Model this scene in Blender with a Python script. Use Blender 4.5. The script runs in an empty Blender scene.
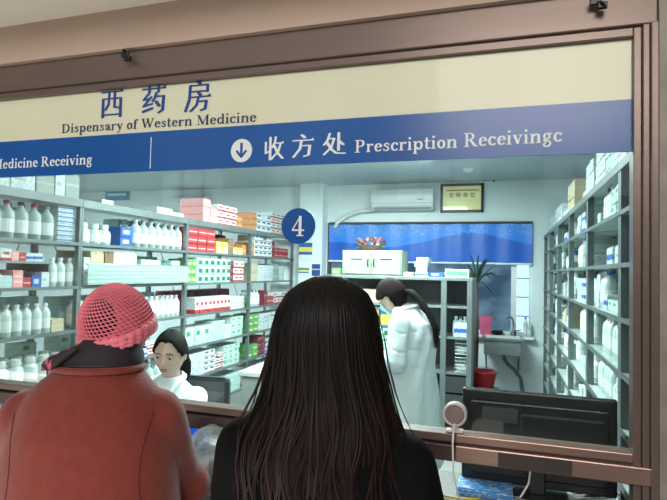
import bpy, bmesh, math, random
from mathutils import Vector, Matrix, noise
random.seed(7)
SC = bpy.context.scene
COL = SC.collection
PI = math.pi
# ------------------------------------------------------------------ camera
F = 535.0
CAM = Vector((0, 0, 1.6))
yaw, pitch, roll = math.radians(17.8), math.radians(2.2), math.radians(1.3)
Fw = Vector((-math.sin(yaw) * math.cos(pitch), math.cos(yaw) * math.cos(pitch), math.sin(pitch)))
R0 = Vector((math.cos(yaw), math.sin(yaw), 0)); U0 = R0.cross(Fw)
Rt = R0 * math.cos(roll) + U0 * math.sin(roll)
Up = U0 * math.cos(roll) - R0 * math.sin(roll)
cd = bpy.data.cameras.new('camera'); cam = bpy.data.objects.new('camera', cd); COL.objects.link(cam)
cam.matrix_world = Matrix(((Rt.x, Up.x, -Fw.x, CAM.x), (Rt.y, Up.y, -Fw.y, CAM.y), (Rt.z, Up.z, -Fw.z, CAM.z), (0, 0, 0, 1)))
cd.sensor_width = 36; cd.lens = F / 667 * 36; cd.clip_start = .05; cd.clip_end = 100
SC.camera = cam

def ray(px, py):
    return Fw + Rt * ((px - 333.5) / F) - Up * ((py - 250) / F)
def at(px, py, Y):
    d = ray(px, py); return CAM + d * (Y / d.y)
def atX(px, py, X):
    d = ray(px, py); return CAM + d * (X / d.x)

# ------------------------------------------------------------------ materials
def srgb(r, g, b):
    f = lambda c: (c / 255) / 12.92 if c / 255 <= .04045 else ((c / 255 + .055) / 1.055) ** 2.4
    return (f(r), f(g), f(b), 1)
def newmat(name):
    m = bpy.data.materials.new(name); m.use_nodes = True
    nt = m.node_tree; return m, nt, nt.nodes['Principled BSDF']
def mat(name, c, rough=.6, metal=0, noise_amt=.12, nscale=12, bump=0, bscale=60, coat=0, alpha=1, spec=.5, emit=0, stretch=None, obj_coords=True, trans=0, sheen=0):
    m, nt, b = newmat(name)
    N, L = nt.nodes, nt.links
    tc = N.new('ShaderNodeTexCoord'); mp = N.new('ShaderNodeMapping')
    L.new(tc.outputs['Object'], mp.inputs[0])
    if stretch: mp.inputs['Scale'].default_value = stretch
    nz = N.new('ShaderNodeTexNoise'); nz.inputs['Scale'].default_value = nscale; nz.inputs['Detail'].default_value = 4
    L.new(mp.outputs[0], nz.inputs['Vector'])
    mx = N.new('ShaderNodeMixRGB'); mx.blend_type = 'MIX'
    lo = tuple(max(0, x * (1 - noise_amt * 2)) for x in c[:3]) + (1,); hi = tuple(min(1, x * (1 + noise_amt)) for x in c[:3]) + (1,)
    mx.inputs[1].default_value = lo; mx.inputs[2].default_value = hi
    L.new(nz.outputs['Fac'], mx.inputs[0]); L.new(mx.outputs[0], b.inputs['Base Color'])
    b.inputs['Roughness'].default_value = rough; b.inputs['Metallic'].default_value = metal
    b.inputs['Specular IOR Level'].default_value = spec; b.inputs['Coat Weight'].default_value = coat
    b.inputs['Alpha'].default_value = alpha; b.inputs['Transmission Weight'].default_value = trans
    b.inputs['Sheen Weight'].default_value = sheen
    if emit:
        b.inputs['Emission Color'].default_value = c; b.inputs['Emission Strength'].default_value = emit
    if bump:
        n2 = N.new('ShaderNodeTexNoise'); n2.inputs['Scale'].default_value = bscale; n2.inputs['Detail'].default_value = 5
        L.new(mp.outputs[0], n2.inputs['Vector'])
        bp = N.new('ShaderNodeBump'); bp.inputs['Strength'].default_value = bump; bp.inputs['Distance'].default_value = .01
        L.new(n2.outputs['Fac'], bp.inputs['Height']); L.new(bp.outputs[0], b.inputs['Normal'])
    return m
def boxmat(name, base, bands, rough=.45, print_c=None, print_scale=9, carton=False):
    """printed carton: horizontal colour bands (z0,z1,colour) or blocks (z0,z1,colour,y0,y1) in the box's own 0..1 space, plus small print"""
    m, nt, b = newmat(name); N, L = nt.nodes, nt.links
    if carton:
        tc = N.new('ShaderNodeAttribute'); tc.attribute_name = 'boxco'; gs = tc.outputs['Vector']
    else: tc = N.new('ShaderNodeTexCoord'); gs = tc.outputs['Generated']
    sp = N.new('ShaderNodeSeparateXYZ'); L.new(gs, sp.inputs[0])
    def rng(sock, a, c):
        g = N.new('ShaderNodeMath'); g.operation = 'GREATER_THAN'; L.new(sock, g.inputs[0]); g.inputs[1].default_value = a
        l = N.new('ShaderNodeMath'); l.operation = 'LESS_THAN'; L.new(sock, l.inputs[0]); l.inputs[1].default_value = c
        q = N.new('ShaderNodeMath'); q.operation = 'MULTIPLY'; L.new(g.outputs[0], q.inputs[0]); L.new(l.outputs[0], q.inputs[1]); return q.outputs[0]
    rgb = N.new('ShaderNodeRGB'); rgb.outputs[0].default_value = base; cur = rgb.outputs[0]
    if print_c:
        mp = N.new('ShaderNodeMapping'); mp.inputs['Scale'].default_value = (print_scale, print_scale, 4)
        L.new(gs, mp.inputs[0])
        nz = N.new('ShaderNodeTexNoise'); nz.inputs['Scale'].default_value = 1.6; L.new(mp.outputs[0], nz.inputs['Vector'])
        r = N.new('ShaderNodeMath'); r.operation = 'GREATER_THAN'; r.inputs[1].default_value = .56; L.new(nz.outputs['Fac'], r.inputs[0])
        mx = N.new('ShaderNodeMixRGB'); L.new(r.outputs[0], mx.inputs[0]); L.new(cur, mx.inputs[1]); mx.inputs[2].default_value = print_c; cur = mx.outputs[0]
    for bd in bands:
        f = rng(sp.outputs[2], bd[0], bd[1])
        if len(bd) > 3:
            g = rng(sp.outputs[1], bd[3], bd[4]); q = N.new('ShaderNodeMath'); q.operation = 'MULTIPLY'; L.new(f, q.inputs[0]); L.new(g, q.inputs[1]); f = q.outputs[0]
        mx = N.new('ShaderNodeMixRGB'); L.new(f, mx.inputs[0]); L.new(cur, mx.inputs[1]); mx.inputs[2].default_value = bd[2]; cur = mx.outputs[0]
    L.new(cur, b.inputs['Base Color']); b.inputs['Roughness'].default_value = rough
    return m
def cmat(*a, **k):
    return boxmat(*a, carton=True, **k)
def glassy(name, tint, alpha, rough=.1, emit=0):
    """thin clear plastic or glass: a mix of see-through and shiny milky surface"""
    m, nt, b = newmat(name); N, L = nt.nodes, nt.links
    b.inputs['Base Color'].default_value = tint; b.inputs['Roughness'].default_value = rough
    tr = N.new('ShaderNodeBsdfTransparent'); mx = N.new('ShaderNodeMixShader')
    lw = N.new('ShaderNodeLayerWeight'); lw.inputs[0].default_value = .5
    mr = N.new('ShaderNodeMapRange'); mr.inputs[3].default_value = alpha; mr.inputs[4].default_value = min(1, alpha + .5)
    L.new(lw.outputs['Facing'], mr.inputs[0]); L.new(mr.outputs[0], mx.inputs[0])
    L.new(tr.outputs[0], mx.inputs[1]); L.new(b.outputs[0], mx.inputs[2])
    L.new(mx.outputs[0], N['Material Output'].inputs[0])
    return m
def pane_glass(name, tint=(.93, .97, .96, 1), refl=.6):
    m, nt, b = newmat(name); N, L = nt.nodes, nt.links; N.remove(b)
    tr = N.new('ShaderNodeBsdfTransparent'); tr.inputs[0].default_value = tint
    gl = N.new('ShaderNodeBsdfGlossy'); gl.inputs['Roughness'].default_value = .02
    fr = N.new('ShaderNodeFresnel'); fr.inputs[0].default_value = 1.45
    mu = N.new('ShaderNodeMath'); mu.operation = 'MULTIPLY'; mu.inputs[1].default_value = refl; L.new(fr.outputs[0], mu.inputs[0])
    mx = N.new('ShaderNodeMixShader'); L.new(mu.outputs[0], mx.inputs[0]); L.new(tr.outputs[0], mx.inputs[1]); L.new(gl.outputs[0], mx.inputs[2])
    L.new(mx.outputs[0], N['Material Output'].inputs[0]); return m
def emis(name, c, s):
    m, nt, b = newmat(name); N, L = nt.nodes, nt.links; N.remove(b)
    e = N.new('ShaderNodeEmission'); e.inputs[0].default_value = c; e.inputs[1].default_value = s
    L.new(e.outputs[0], N['Material Output'].inputs[0]); return m

# ------------------------------------------------------------------ objects
def tag(o, label=None, cat=None, group=None, kind=None):
    if label: o['label'] = label
    if cat: o['category'] = cat
    if group: o['group'] = group
    if kind: o['kind'] = kind
    return o
def empty(name, loc=(0, 0, 0), rz=0, label=None, cat=None, group=None, kind=None):
    o = bpy.data.objects.new(name, None); COL.objects.link(o); o.location = loc; o.rotation_euler = (0, 0, rz); o.empty_display_size = .1
    return tag(o, label, cat, group, kind)
def obj(name, bm, m, parent=None, smooth=False, loc=None):
    me = bpy.data.meshes.new(name); bm.to_mesh(me); bm.free()
    for mm in (m if isinstance(m, (list, tuple)) else [m]): me.materials.append(mm)
    if smooth:
        for p in me.polygons: p.use_smooth = True
    o = bpy.data.objects.new(name, me); COL.objects.link(o)
    if parent: o.parent = parent
    if loc is not None: o.location = loc
    return o
def struct(name, bm, m, parent=None):
    o = obj(name, bm, m, parent)
    if not parent: o['kind'] = 'structure'
    return o
def copytree(o, parent=None):
    c = o.copy(); COL.objects.link(c)
    if parent: c.parent = parent
    for ch in o.children: copytree(ch, c)
    return c
def box(bm, x0, x1, y0, y1, z0, z1, bev=0, mi=0, rot=None, piv=None):
    vs = [bm.verts.new((x, y, z)) for x in (x0, x1) for y in (y0, y1) for z in (z0, z1)]
    q = [(0, 1, 3, 2), (4, 6, 7, 5), (0, 4, 5, 1), (2, 3, 7, 6), (0, 2, 6, 4), (1, 5, 7, 3)]
    fs = [bm.faces.new([vs[i] for i in f]) for f in q]
    for f in fs: f.material_index = mi
    if rot is not None:
        p = Vector(piv) if piv is not None else Vector(((x0 + x1) / 2, (y0 + y1) / 2, (z0 + z1) / 2))
        for v in vs: v.co = rot @ (v.co - p) + p
    if bev:
        es = list({e for f in fs for e in f.edges})
        r = bmesh.ops.bevel(bm, geom=es, offset=bev, segments=2, affect='EDGES', profile=.5)
        for f in r['faces']: f.material_index = mi
    return vs
def frame_axes(d):
    d = d.normalized(); a = Vector((0, 0, 1)) if abs(d.z) < .9 else Vector((0, 1, 0))
    u = d.cross(a).normalized(); v = u.cross(d).normalized(); return u, v
def tube(bm, pts, r, n=10, cap=True, mi=0, round_ends=False):
    pts = [Vector(p) for p in pts]; m = len(pts)
    rs = r if isinstance(r, (list, tuple)) else [r] * m
    rings = []; u = None
    for i, p in enumerate(pts):
        d = (pts[min(i + 1, m - 1)] - pts[max(i - 1, 0)])
        if u is None: u, v = frame_axes(d)
        else:
            d.normalize(); u = (u - d * u.dot(d)).normalized(); v = u.cross(d)
        rr = rs[i]; ru, rv = rr if isinstance(rr, tuple) else (rr, rr)
        rings.append([bm.verts.new(p + u * ru * math.cos(2 * PI * k / n) + v * rv * math.sin(2 * PI * k / n)) for k in range(n)])
    for a, b in zip(rings, rings[1:]):
        for k in range(n):
            f = bm.faces.new((a[k], a[(k + 1) % n], b[(k + 1) % n], b[k])); f.material_index = mi
    if cap:
        for rg in (rings[0], rings[-1]):
            try: f = bm.faces.new(rg); f.material_index = mi
            except ValueError: pass
def capsule(bm, a, b, ra, rb, n=12):
    a, b = Vector(a), Vector(b); d = (b - a); L = d.length or 1e-4; d = d / L
    pts, rs = [], []
    for k in range(4, 0, -1): t = k / 4.2 * PI / 2; pts.append(a - d * ra * math.sin(t)); rs.append(ra * math.cos(t))
    pts.append(a); rs.append(ra); pts.append((a + b) / 2); rs.append((ra + rb) / 2); pts.append(b); rs.append(rb)
    for k in range(1, 5): t = k / 4.2 * PI / 2; pts.append(b + d * rb * math.sin(t)); rs.append(rb * math.cos(t))
    tube(bm, pts, rs, n)
def lathe(bm, prof, n=16, c=(0, 0, 0), mi=0, axis='z'):
    rings = []
    for r, z in prof:
        ring = []
        for k in range(n):
            a = 2 * PI * k / n
            p = (r * math.cos(a), r * math.sin(a), z) if axis == 'z' else ((r * math.cos(a), z, r * math.sin(a)) if axis == 'y' else (z, r * math.cos(a), r * math.sin(a)))
            ring.append(bm.verts.new((p[0] + c[0], p[1] + c[1], p[2] + c[2])))
        rings.append(ring)
    for a, b in zip(rings, rings[1:]):
        for k in range(n):
            f = bm.faces.new((a[k], a[(k + 1) % n], b[(k + 1) % n], b[k])); f.material_index = mi
    for rg in (rings[0], rings[-1]):
        f = bm.faces.new(rg); f.material_index = mi
def ell_loft(bm, rings, n=28):
    """rings: (cx,cy,cz,rx,ry[,tilt]) stacked; closed solid"""
    R = []
    for rg in rings:
        cx, cy, cz, rx, ry = rg[:5]; tl = rg[5] if len(rg) > 5 else 0
        R.append([bm.verts.new((cx + rx * math.cos(2 * PI * k / n), cy + ry * math.sin(2 * PI * k / n), cz + tl * math.sin(2 * PI * k / n))) for k in range(n)])
    for a, b in zip(R, R[1:]):
        for k in range(n): bm.faces.new((a[k], a[(k + 1) % n], b[(k + 1) % n], b[k]))
    bm.faces.new(R[0]); bm.faces.new(R[-1])
def ellipsoid(bm, c, r, seg=20, ring=12, fn=None):
    M = Matrix.Translation(c) @ Matrix.Diagonal((r[0], r[1], r[2], 1))
    return bmesh.ops.create_uvsphere(bm, u_segments=seg, v_segments=ring, radius=1, matrix=M)['verts']
def remesh(name, bm, m, parent, voxel=.008, smooth=4, disp=None):
    """weld overlapping solids into one continuous skin"""
    bmesh.ops.recalc_face_normals(bm, faces=bm.faces[:])
    o = obj(name, bm, m, parent)
    md = o.modifiers.new('r', 'REMESH'); md.mode = 'VOXEL'; md.voxel_size = voxel; md.use_smooth_shade = True
    sm = o.modifiers.new('s', 'SMOOTH'); sm.factor = .5; sm.iterations = smooth
    dg = bpy.context.evaluated_depsgraph_get(); dg.update()
    me = bpy.data.meshes.new_from_object(o.evaluated_get(dg))
    o.modifiers.clear(); old = o.data; o.data = me; me.name = name; bpy.data.meshes.remove(old)
    if not me.materials:
        me.materials.append(m)
    me.polygons.foreach_set('use_smooth', [True] * len(me.polygons))
    if disp:
        ns = [v.normal.copy() for v in me.vertices]
        for v, nn in zip(me.vertices, ns): v.co += nn * disp(v.co)
    me.update(); return o

# ------------------------------------------------------------------ setting
M = {}
M['wall'] = mat('pale_painted_wall', (.82, .91, .93, 1), .7, noise_amt=.03, nscale=2)
M['ceil'] = mat('grey_ceiling_paint', (.50, .58, .60, 1), .8, noise_amt=.05, nscale=3)
M['floor'] = mat('grey_floor_tile', (.3, .32, .32, 1), .35, noise_amt=.1, nscale=6)
M['hallwall'] = mat('warm_hall_paint', (.55, .47, .40, 1), .7, noise_amt=.06, nscale=3)
M['beige'] = mat('beige_beam_paint', (.50, .37, .30, 1), .65, noise_amt=.07, nscale=2.5)
M['soffit'] = mat('cream_hall_ceiling', (.85, .79, .68, 1), .8, noise_amt=.03)
M['stone'] = mat('grey_brown_stone', (.30, .27, .225, 1), .5, noise_amt=.3, nscale=9)
M['brownframe'] = mat('brown_metal_frame', (.175, .125, .105, 1), .32, metal=.35, noise_amt=.1, nscale=6, stretch=(.4, 8, 8))
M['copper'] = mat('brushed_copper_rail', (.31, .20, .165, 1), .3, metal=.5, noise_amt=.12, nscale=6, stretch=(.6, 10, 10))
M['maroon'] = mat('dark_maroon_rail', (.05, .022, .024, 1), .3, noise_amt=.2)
M['darkpatch'] = mat('dark_sticker', (.055, .043, .04, 1), .45)
M['glass'] = pane_glass('counter_glass', refl=.35)
M['dark'] = mat('black_plastic', (.012, .013, .015, 1), .35)
M['darkmetal'] = mat('dark_grey_metal', (.07, .075, .08, 1), .45, metal=.4)
M['steel'] = mat('dull_steel', (.30, .34, .345, 1), .4, metal=.55, noise_amt=.15)
M['shelfedge'] = mat('grey_shelf_steel', (.20, .235, .235, 1), .45, metal=.4, noise_amt=.15)
M['granite'] = mat('speckled_deck_stone', (.30, .31, .30, 1), .25, noise_amt=.4, nscale=120)
M['rackdark'] = mat('dark_rack_steel', (.17, .20, .20, 1), .45, metal=.4)
M['white'] = mat('white_plastic', (.78, .84, .85, 1), .4, noise_amt=.03)
GY = 1.93            # glass plane
CZ = 2.70
BY = 6.55            # back wall
def slab(name, x0, x1, y0, y1, z0, z1, m, parent=None, bev=0):
    bm = bmesh.new(); box(bm, x0, x1, y0, y1, z0, z1, bev); return struct(name, bm, m, parent)
slab('floor', -10, 6, -7.1, 6.7, -.1, 0, M['floor'])
slab('ceiling', -7.0, 1.2, 1.97, 6.7, CZ, CZ + .1, M['ceil'])
# back wall with a window opening
wa = at(328, 222, BY); wb = at(531, 335, BY)
WX0, WX1, WZ0, WZ1 = wa.x, at(532, 300, BY).x, at(470, 333, BY).z, at(430, 222, BY).z
bm = bmesh.new()
box(bm, -7.0, WX0, BY, BY + .12, 0, CZ); box(bm, WX1, 1.2, BY, BY + .12, 0, CZ)
box(bm, WX0, WX1, BY, BY + .12, 0, WZ0); box(bm, WX0, WX1, BY, BY + .12, WZ1, CZ)
struct('wall_back', bm, M['wall'])
slab('wall_left', -7.1, -7.0, 1.97, 6.7, 0, CZ, M['wall'])
slab('wall_right', .93, 1.03, 1.97, 6.7, 0, CZ, M['wall'])
p0, p1 = at(300, 200, BY - .2).x, at(323, 200, BY - .2).x
slab('trim_1', p0, p1, BY - .2, BY, 0, CZ, M['wall'])['label'] = 'pale square column against the back wall'
# hall side
slab('trim_2', -8.0, 6, 1.86, 1.97, 2.525, 2.74, M['beige'])
slab('ceiling_hall', -8.0, 6, 1.42, 1.97, 2.70, 2.8, M['soffit'])
slab('wall_front', -8.0, .44, 1.95, 2.02, 0, .744, M['stone'])
slab('wall_front_upper', -8.0, 6, 1.40, 1.50, 2.74, 6.5, M['hallwall'])
slab('wall_pier', .452, 6, 1.87, 1.98, 0, 2.525, M['stone'])
slab('wall_hall_left', -8.1, -8.0, -7.0, 1.98, 0, 6.5, M['hallwall'])
slab('wall_hall_right', 5.0, 5.1, -7.0, 1.98, 0, 6.5, M['hallwall'])
slab('ceiling_atrium', -8.1, 5.1, -7.0, 1.5, 6.5, 6.6, M['soffit'])
# hall rear wall with tall windows (their reflection shows in the cream panel)
bm = bmesh.new(); HY = -6.0
wins = [(-7.2, -5.6), (-4.6, -3.0), (-2.0, -.4), (.6, 2.2), (3.0, 4.4)]
xs = -8.0
for a, b_ in wins:
    box(bm, xs, a, HY - .15, HY, 0, 6.5); box(bm, a, b_, HY - .15, HY, 0, 2.9); box(bm, a, b_, HY - .15, HY, 5.9, 6.5); xs = b_
box(bm, xs, 5.0, HY - .15, HY, 0, 6.5); struct('wall_hall_rear', bm, M['hallwall'])
M['daylight'] = emis('overcast_daylight', (.80, .90, 1, 1), 2.6)
M['winframe'] = mat('dark_window_frame', (.10, .09, .08, 1), .5)
for i, (a, b_) in enumerate(wins):
    w = empty('window_%d' % (i + 2), ((a + b_) / 2, HY, 2.9), kind='structure')
    hw = (b_ - a) / 2
    bm = bmesh.new(); box(bm, -hw, hw, -.12, -.11, 0, 3.0); struct('window_pane', bm, M['daylight'], w)
    bm = bmesh.new()
    for k in range(4): box(bm, -hw + k * hw * 2 / 3 - .03, -hw + k * hw * 2 / 3 + .03, -.11, -.04, 0, 3.0)
    for k in range(5): box(bm, -hw, hw, -.11, -.04, k * .74 - .03 + .03, k * .74 + .06)
    struct('window_frame', bm, M['winframe'], w)

# ------------------------------------------------------------------ glazed counter front
front = empty('counter_glazing_frame', (0, GY, 0), label='long brown metal framed glass screen above the dispensary counter', cat='glass screen')
XL, XR = -4.2, .386
def fpart(name, x0, x1, y0, y1, z0, z1, m, bev=.002, parent=None):
    bm = bmesh.new(); box(bm, x0, x1, y0 - GY, y1 - GY, z0, z1, bev); return obj(name, bm, m, parent or front)
fpart('top_rail', XL, .452, 1.885, 1.965, 2.405, 2.525, M['brownframe'], .004)
fpart('top_rail_lip', XL, XR, 1.90, 1.945, 2.375, 2.405, M['brownframe'], .003)
bm = bmesh.new()
box(bm, XR, .410, 1.90 - GY, 1.96 - GY, .80, 2.405, .003); box(bm, .410, .430, 1.885 - GY, 1.96 - GY, .80, 2.405, .003); box(bm, .430, .452, 1.87 - GY, 1.96 - GY, .80, 2.405, .003)
obj('side_post', bm, M['brownframe'], front)
xs = at(455, 460, 1.87).x
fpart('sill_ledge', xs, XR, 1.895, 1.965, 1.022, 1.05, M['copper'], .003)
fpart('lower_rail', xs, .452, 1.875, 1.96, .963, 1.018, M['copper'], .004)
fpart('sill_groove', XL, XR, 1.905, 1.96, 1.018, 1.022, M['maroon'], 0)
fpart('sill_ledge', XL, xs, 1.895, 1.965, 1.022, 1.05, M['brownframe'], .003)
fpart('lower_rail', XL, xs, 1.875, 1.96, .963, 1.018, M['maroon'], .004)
pa, pb = at(498, 460, 1.853).x, at(573, 470, 1.853).x
fpart('dark_patch', pa, pb, 1.873, 1.8755, .967, 1.014, M['darkpatch'], 0)
fpart('bottom_post', -2.95, -2.90, 1.90, 1.96, .80, 2.405, M['brownframe'])
fpart('glass_pane', XL, XR, 1.928, 1.934, 1.05, 2.375, M['glass'], 0)
# cream film + blue band fixed behind the top of the glass
ZB0 = .5 * (at(2, 178, GY).z + at(629, 152, GY).z); ZB1 = .5 * (at(2, 142.5, GY).z + at(629, 100, GY).z)
print('band', ZB0, ZB1, at(2, 178, GY).z, at(629, 152, GY).z, at(2, 142.5, GY).z, at(629, 100, GY).z, 'frame', at(2, 95, GY).z, at(629, 34, GY).z, 'sill', at(0, 378, GY).z, at(416, 425, GY).z, at(629, 448.5, GY).z)
M['cream'] = mat('cream_panel_film', (.72, .72, .53, 1), .4, noise_amt=.04, nscale=2, coat=.12)
M['blueband'] = mat('blue_sign_vinyl', (.010, .095, .36, 1), .25, noise_amt=.1, nscale=2, coat=.0, spec=.35)
signb = empty('fascia_sign', (0, GY, 0), label='long cream and blue fascia sign across the top of the counter glass', cat='sign')
def spart(name, x0, x1, y0, y1, z0, z1, m):
    bm = bmesh.new(); box(bm, x0, x1, y0 - GY, y1 - GY, z0, z1); return obj(name, bm, m, signb)
spart('cream_panel', XL, XR - .001, 1.922, 1.9275, ZB1, 2.374, M['cream'])
spart('blue_band', XL, XR - .001, 1.9215, 1.9275, ZB0, ZB1, M['blueband'])

# ------------------------------------------------------------------ lettering: broad-nib strokes
def hull2(pts):
    pts = sorted(set((round(x, 5), round(y, 5)) for x, y in pts))
    cr = lambda o, a, b: (a[0] - o[0]) * (b[1] - o[1]) - (a[1] - o[1]) * (b[0] - o[0])
    lo, up = [], []
    for p in pts:
        while len(lo) > 1 and cr(lo[-2], lo[-1], p) <= 0: lo.pop()
        lo.append(p)
    for p in reversed(pts):
        while len(up) > 1 and cr(up[-2], up[-1], p) <= 0: up.pop()
        up.append(p)
    return lo[:-1] + up[:-1]
STK = [0]
def stroke(bm, pts, w, h, T):
    for a, b in zip(pts, pts[1:]):
        cs = []
        for p in (a, b):
            for k in range(8):
                t = PI / 8 + k * PI / 4
                sx = max(-1, min(1, 1.25 * math.cos(t))); sy = max(-1, min(1, 1.25 * math.sin(t)))
                cs.append((p[0] + w / 2 * sx, p[1] + h / 2 * sy))
        hh = hull2(cs); STK[0] = (STK[0] + 1) % 24; dy = Vector((0, -.00004 * STK[0], 0))
        if len(hh) > 2: bm.faces.new([bm.verts.new(Vector(T(x, y)) + dy) for x, y in hh])
def arc(cx, cy, rx, ry, a0, a1, n=10):
    return [(cx + rx * math.cos(math.radians(a0 + (a1 - a0) * k / n)), cy + ry * math.sin(math.radians(a0 + (a1 - a0) * k / n))) for k in range(n + 1)]
W, H = .12, .045
def S(*p, w=W, h=H): return (list(p), w, h)
def SA(p, w=W, h=H): return (p, w, h)
def ser(x, y, l=.11, r=.11): return S((x - l, y), (x + r, y), w=.02, h=.04)
X = .45
bowl = lambda cx: SA(arc(cx, .225, .15, .205, 0, 360, 16))
G = {
 ' ': (.26, []),
 'i': (.29, [S((.14, .02), (.14, .42)), ser(.14, .02), ser(.11, .43, .06, .04), S((.14, .62), (.14, .62 + .001), w=.13, h=.12)]),
 'n': (.58, [S((.14, .02), (.14, .42)), ser(.14, .02), ser(.10, .43, .06, .04), SA([(.17, .34)] + arc(.33, .31, .11, .12, 120, 0, 6) + [(.44, .02)]), ser(.44, .02)]),
 'r': (.44, [S((.14, .02), (.14, .42)), ser(.14, .02), ser(.10, .43, .06, .04), S((.17, .32), (.26, .42), (.34, .42), w=.06), S((.35, .38), (.36, .39), w=.11, h=.10)]),
 'e': (.46, [SA(arc(.24, .225, .15, .205, 8, 318, 14)), S((.14, .25), (.39, .25), w=.04, h=.04)]),
 'c': (.44, [SA(arc(.24, .225, .15, .205, 55, 318, 12)), S((.35, .35), (.36, .36), w=.11, h=.10)]),
 's': (.42, [S((.33, .32), (.33, .38), w=.05), S((.32, .38), (.22, .43), (.12, .38), (.12, .31), (.22, .25), (.31, .19), (.32, .10), (.22, .02), (.1, .07), w=.10), S((.08, .05), (.08, .13), w=.05)]),
 'o': (.48, [bowl(.24)]),
 'a': (.50, [SA(arc(.22, .33, .12, .10, 160, 0, 6) + [(.34, .08), (.42, .02), (.46, .05)]), S((.34, .26), (.16, .19), (.12, .10), (.18, .03), (.34, .10), w=.09), S((.11, .33), (.12, .34), w=.11, h=.09)]),
 'p': (.57, [S((.14, -.20), (.14, .42)), ser(.14, -.2), ser(.10, .43, .06, .04), SA([(.18, .36)] + arc(.33, .225, .13, .205, 110, -150, 12))]),
 'd': (.58, [S((.43, .02), (.43, .66)), ser(.37, .66, .06, .04), ser(.48, .02, .04, .06), SA(arc(.25, .225, .14, .205, 50, 320, 12))]),
 'g': (.50, [SA(arc(.23, .29, .12, .14, 0, 360, 14), w=.10), S((.30, .42), (.46, .42), w=.05), S((.14, .16), (.10, .09), (.34, .06), (.40, -.04), (.34, -.16), (.16, -.18), (.07, -.10), (.16, .0), w=.08, h=.06)]),
 'y': (.50, [S((.10, .42), (.26, .04), w=.13), S((.40, .42), (.22, -.10), (.12, -.19), w=.045), ser(.1, .43, .08, .1), ser(.4, .43, .08, .07), S((.10, -.17), (.11, -.16), w=.11, h=.09)]),
 'v': (.50, [S((.10, .42), (.26, .04), w=.13), S((.40, .42), (.26, .04), w=.045), ser(.1, .43, .08, .1), ser(.4, .43, .08, .07)]),
 'f': (.36, [S((.15, .02), (.15, .52), (.20, .63), (.30, .66)), ser(.15, .02), S((.04, .43), (.30, .43), w=.03), S((.32, .62), (.33, .63), w=.10, h=.09)]),
 't': (.36, [S((.15, .58), (.15, .10), (.22, .02), (.32, .06), w=.11), S((.04, .43), (.31, .43), w=.03)]),
 'D': (.74, [S((.16, .02), (.16, .66)), ser(.14, .02, .12, .1), ser(.14, .66, .12, .1), SA([(.16, .66)] + arc(.28, .34, .33, .32, 90, -90, 12) + [(.16, .02)], w=.13)]),
 'P': (.62, [S((.16, .02), (.16, .66)), ser(.16, .02, .14, .14), ser(.14, .66, .12, .1), SA([(.16, .66)] + arc(.30, .49, .19, .17, 90, -90, 10) + [(.16, .32)])]),
 'R': (.72, [S((.16, .02), (.16, .66)), ser(.16, .02, .14, .12), ser(.14, .66, .12, .1), SA([(.16, .66)] + arc(.30, .50, .18, .16, 90, -90, 10) + [(.16, .34)]), S((.34, .33), (.58, .03), w=.14), ser(.62, .02, .08, .09)]),
 'M': (.93, [S((.16, .02), (.16, .66), w=.04), ser(.16, .02), ser(.14, .66, .12, .06), S((.18, .66), (.46, .06), w=.13), S((.74, .66), (.46, .06), w=.045), S((.76, .02), (.76, .66), w=.13), ser(.76, .02, .13, .13), ser(.78, .66, .06, .12)]),
 'W': (.98, [S((.12, .66), (.30, .06), w=.13), S((.48, .60), (.30, .06), w=.045), S((.46, .66), (.66, .06), w=.13), S((.86, .66), (.66, .06), w=.045), ser(.12, .66, .1, .12), ser(.46, .66, .08, .1), ser(.86, .66, .09, .09)]),
 '4': (.52, [S((.34, .02), (.34, .66), w=.12), ser(.34, .02, .12, .12), S((.34, .66), (.06, .2), (.48, .2), w=.04, h=.05)]),
}
cw, ch = .11, .045
def tri(x, y): return S((x - .08, y), (x, y + .05), (x, y), w=.02, h=.03)
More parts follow.
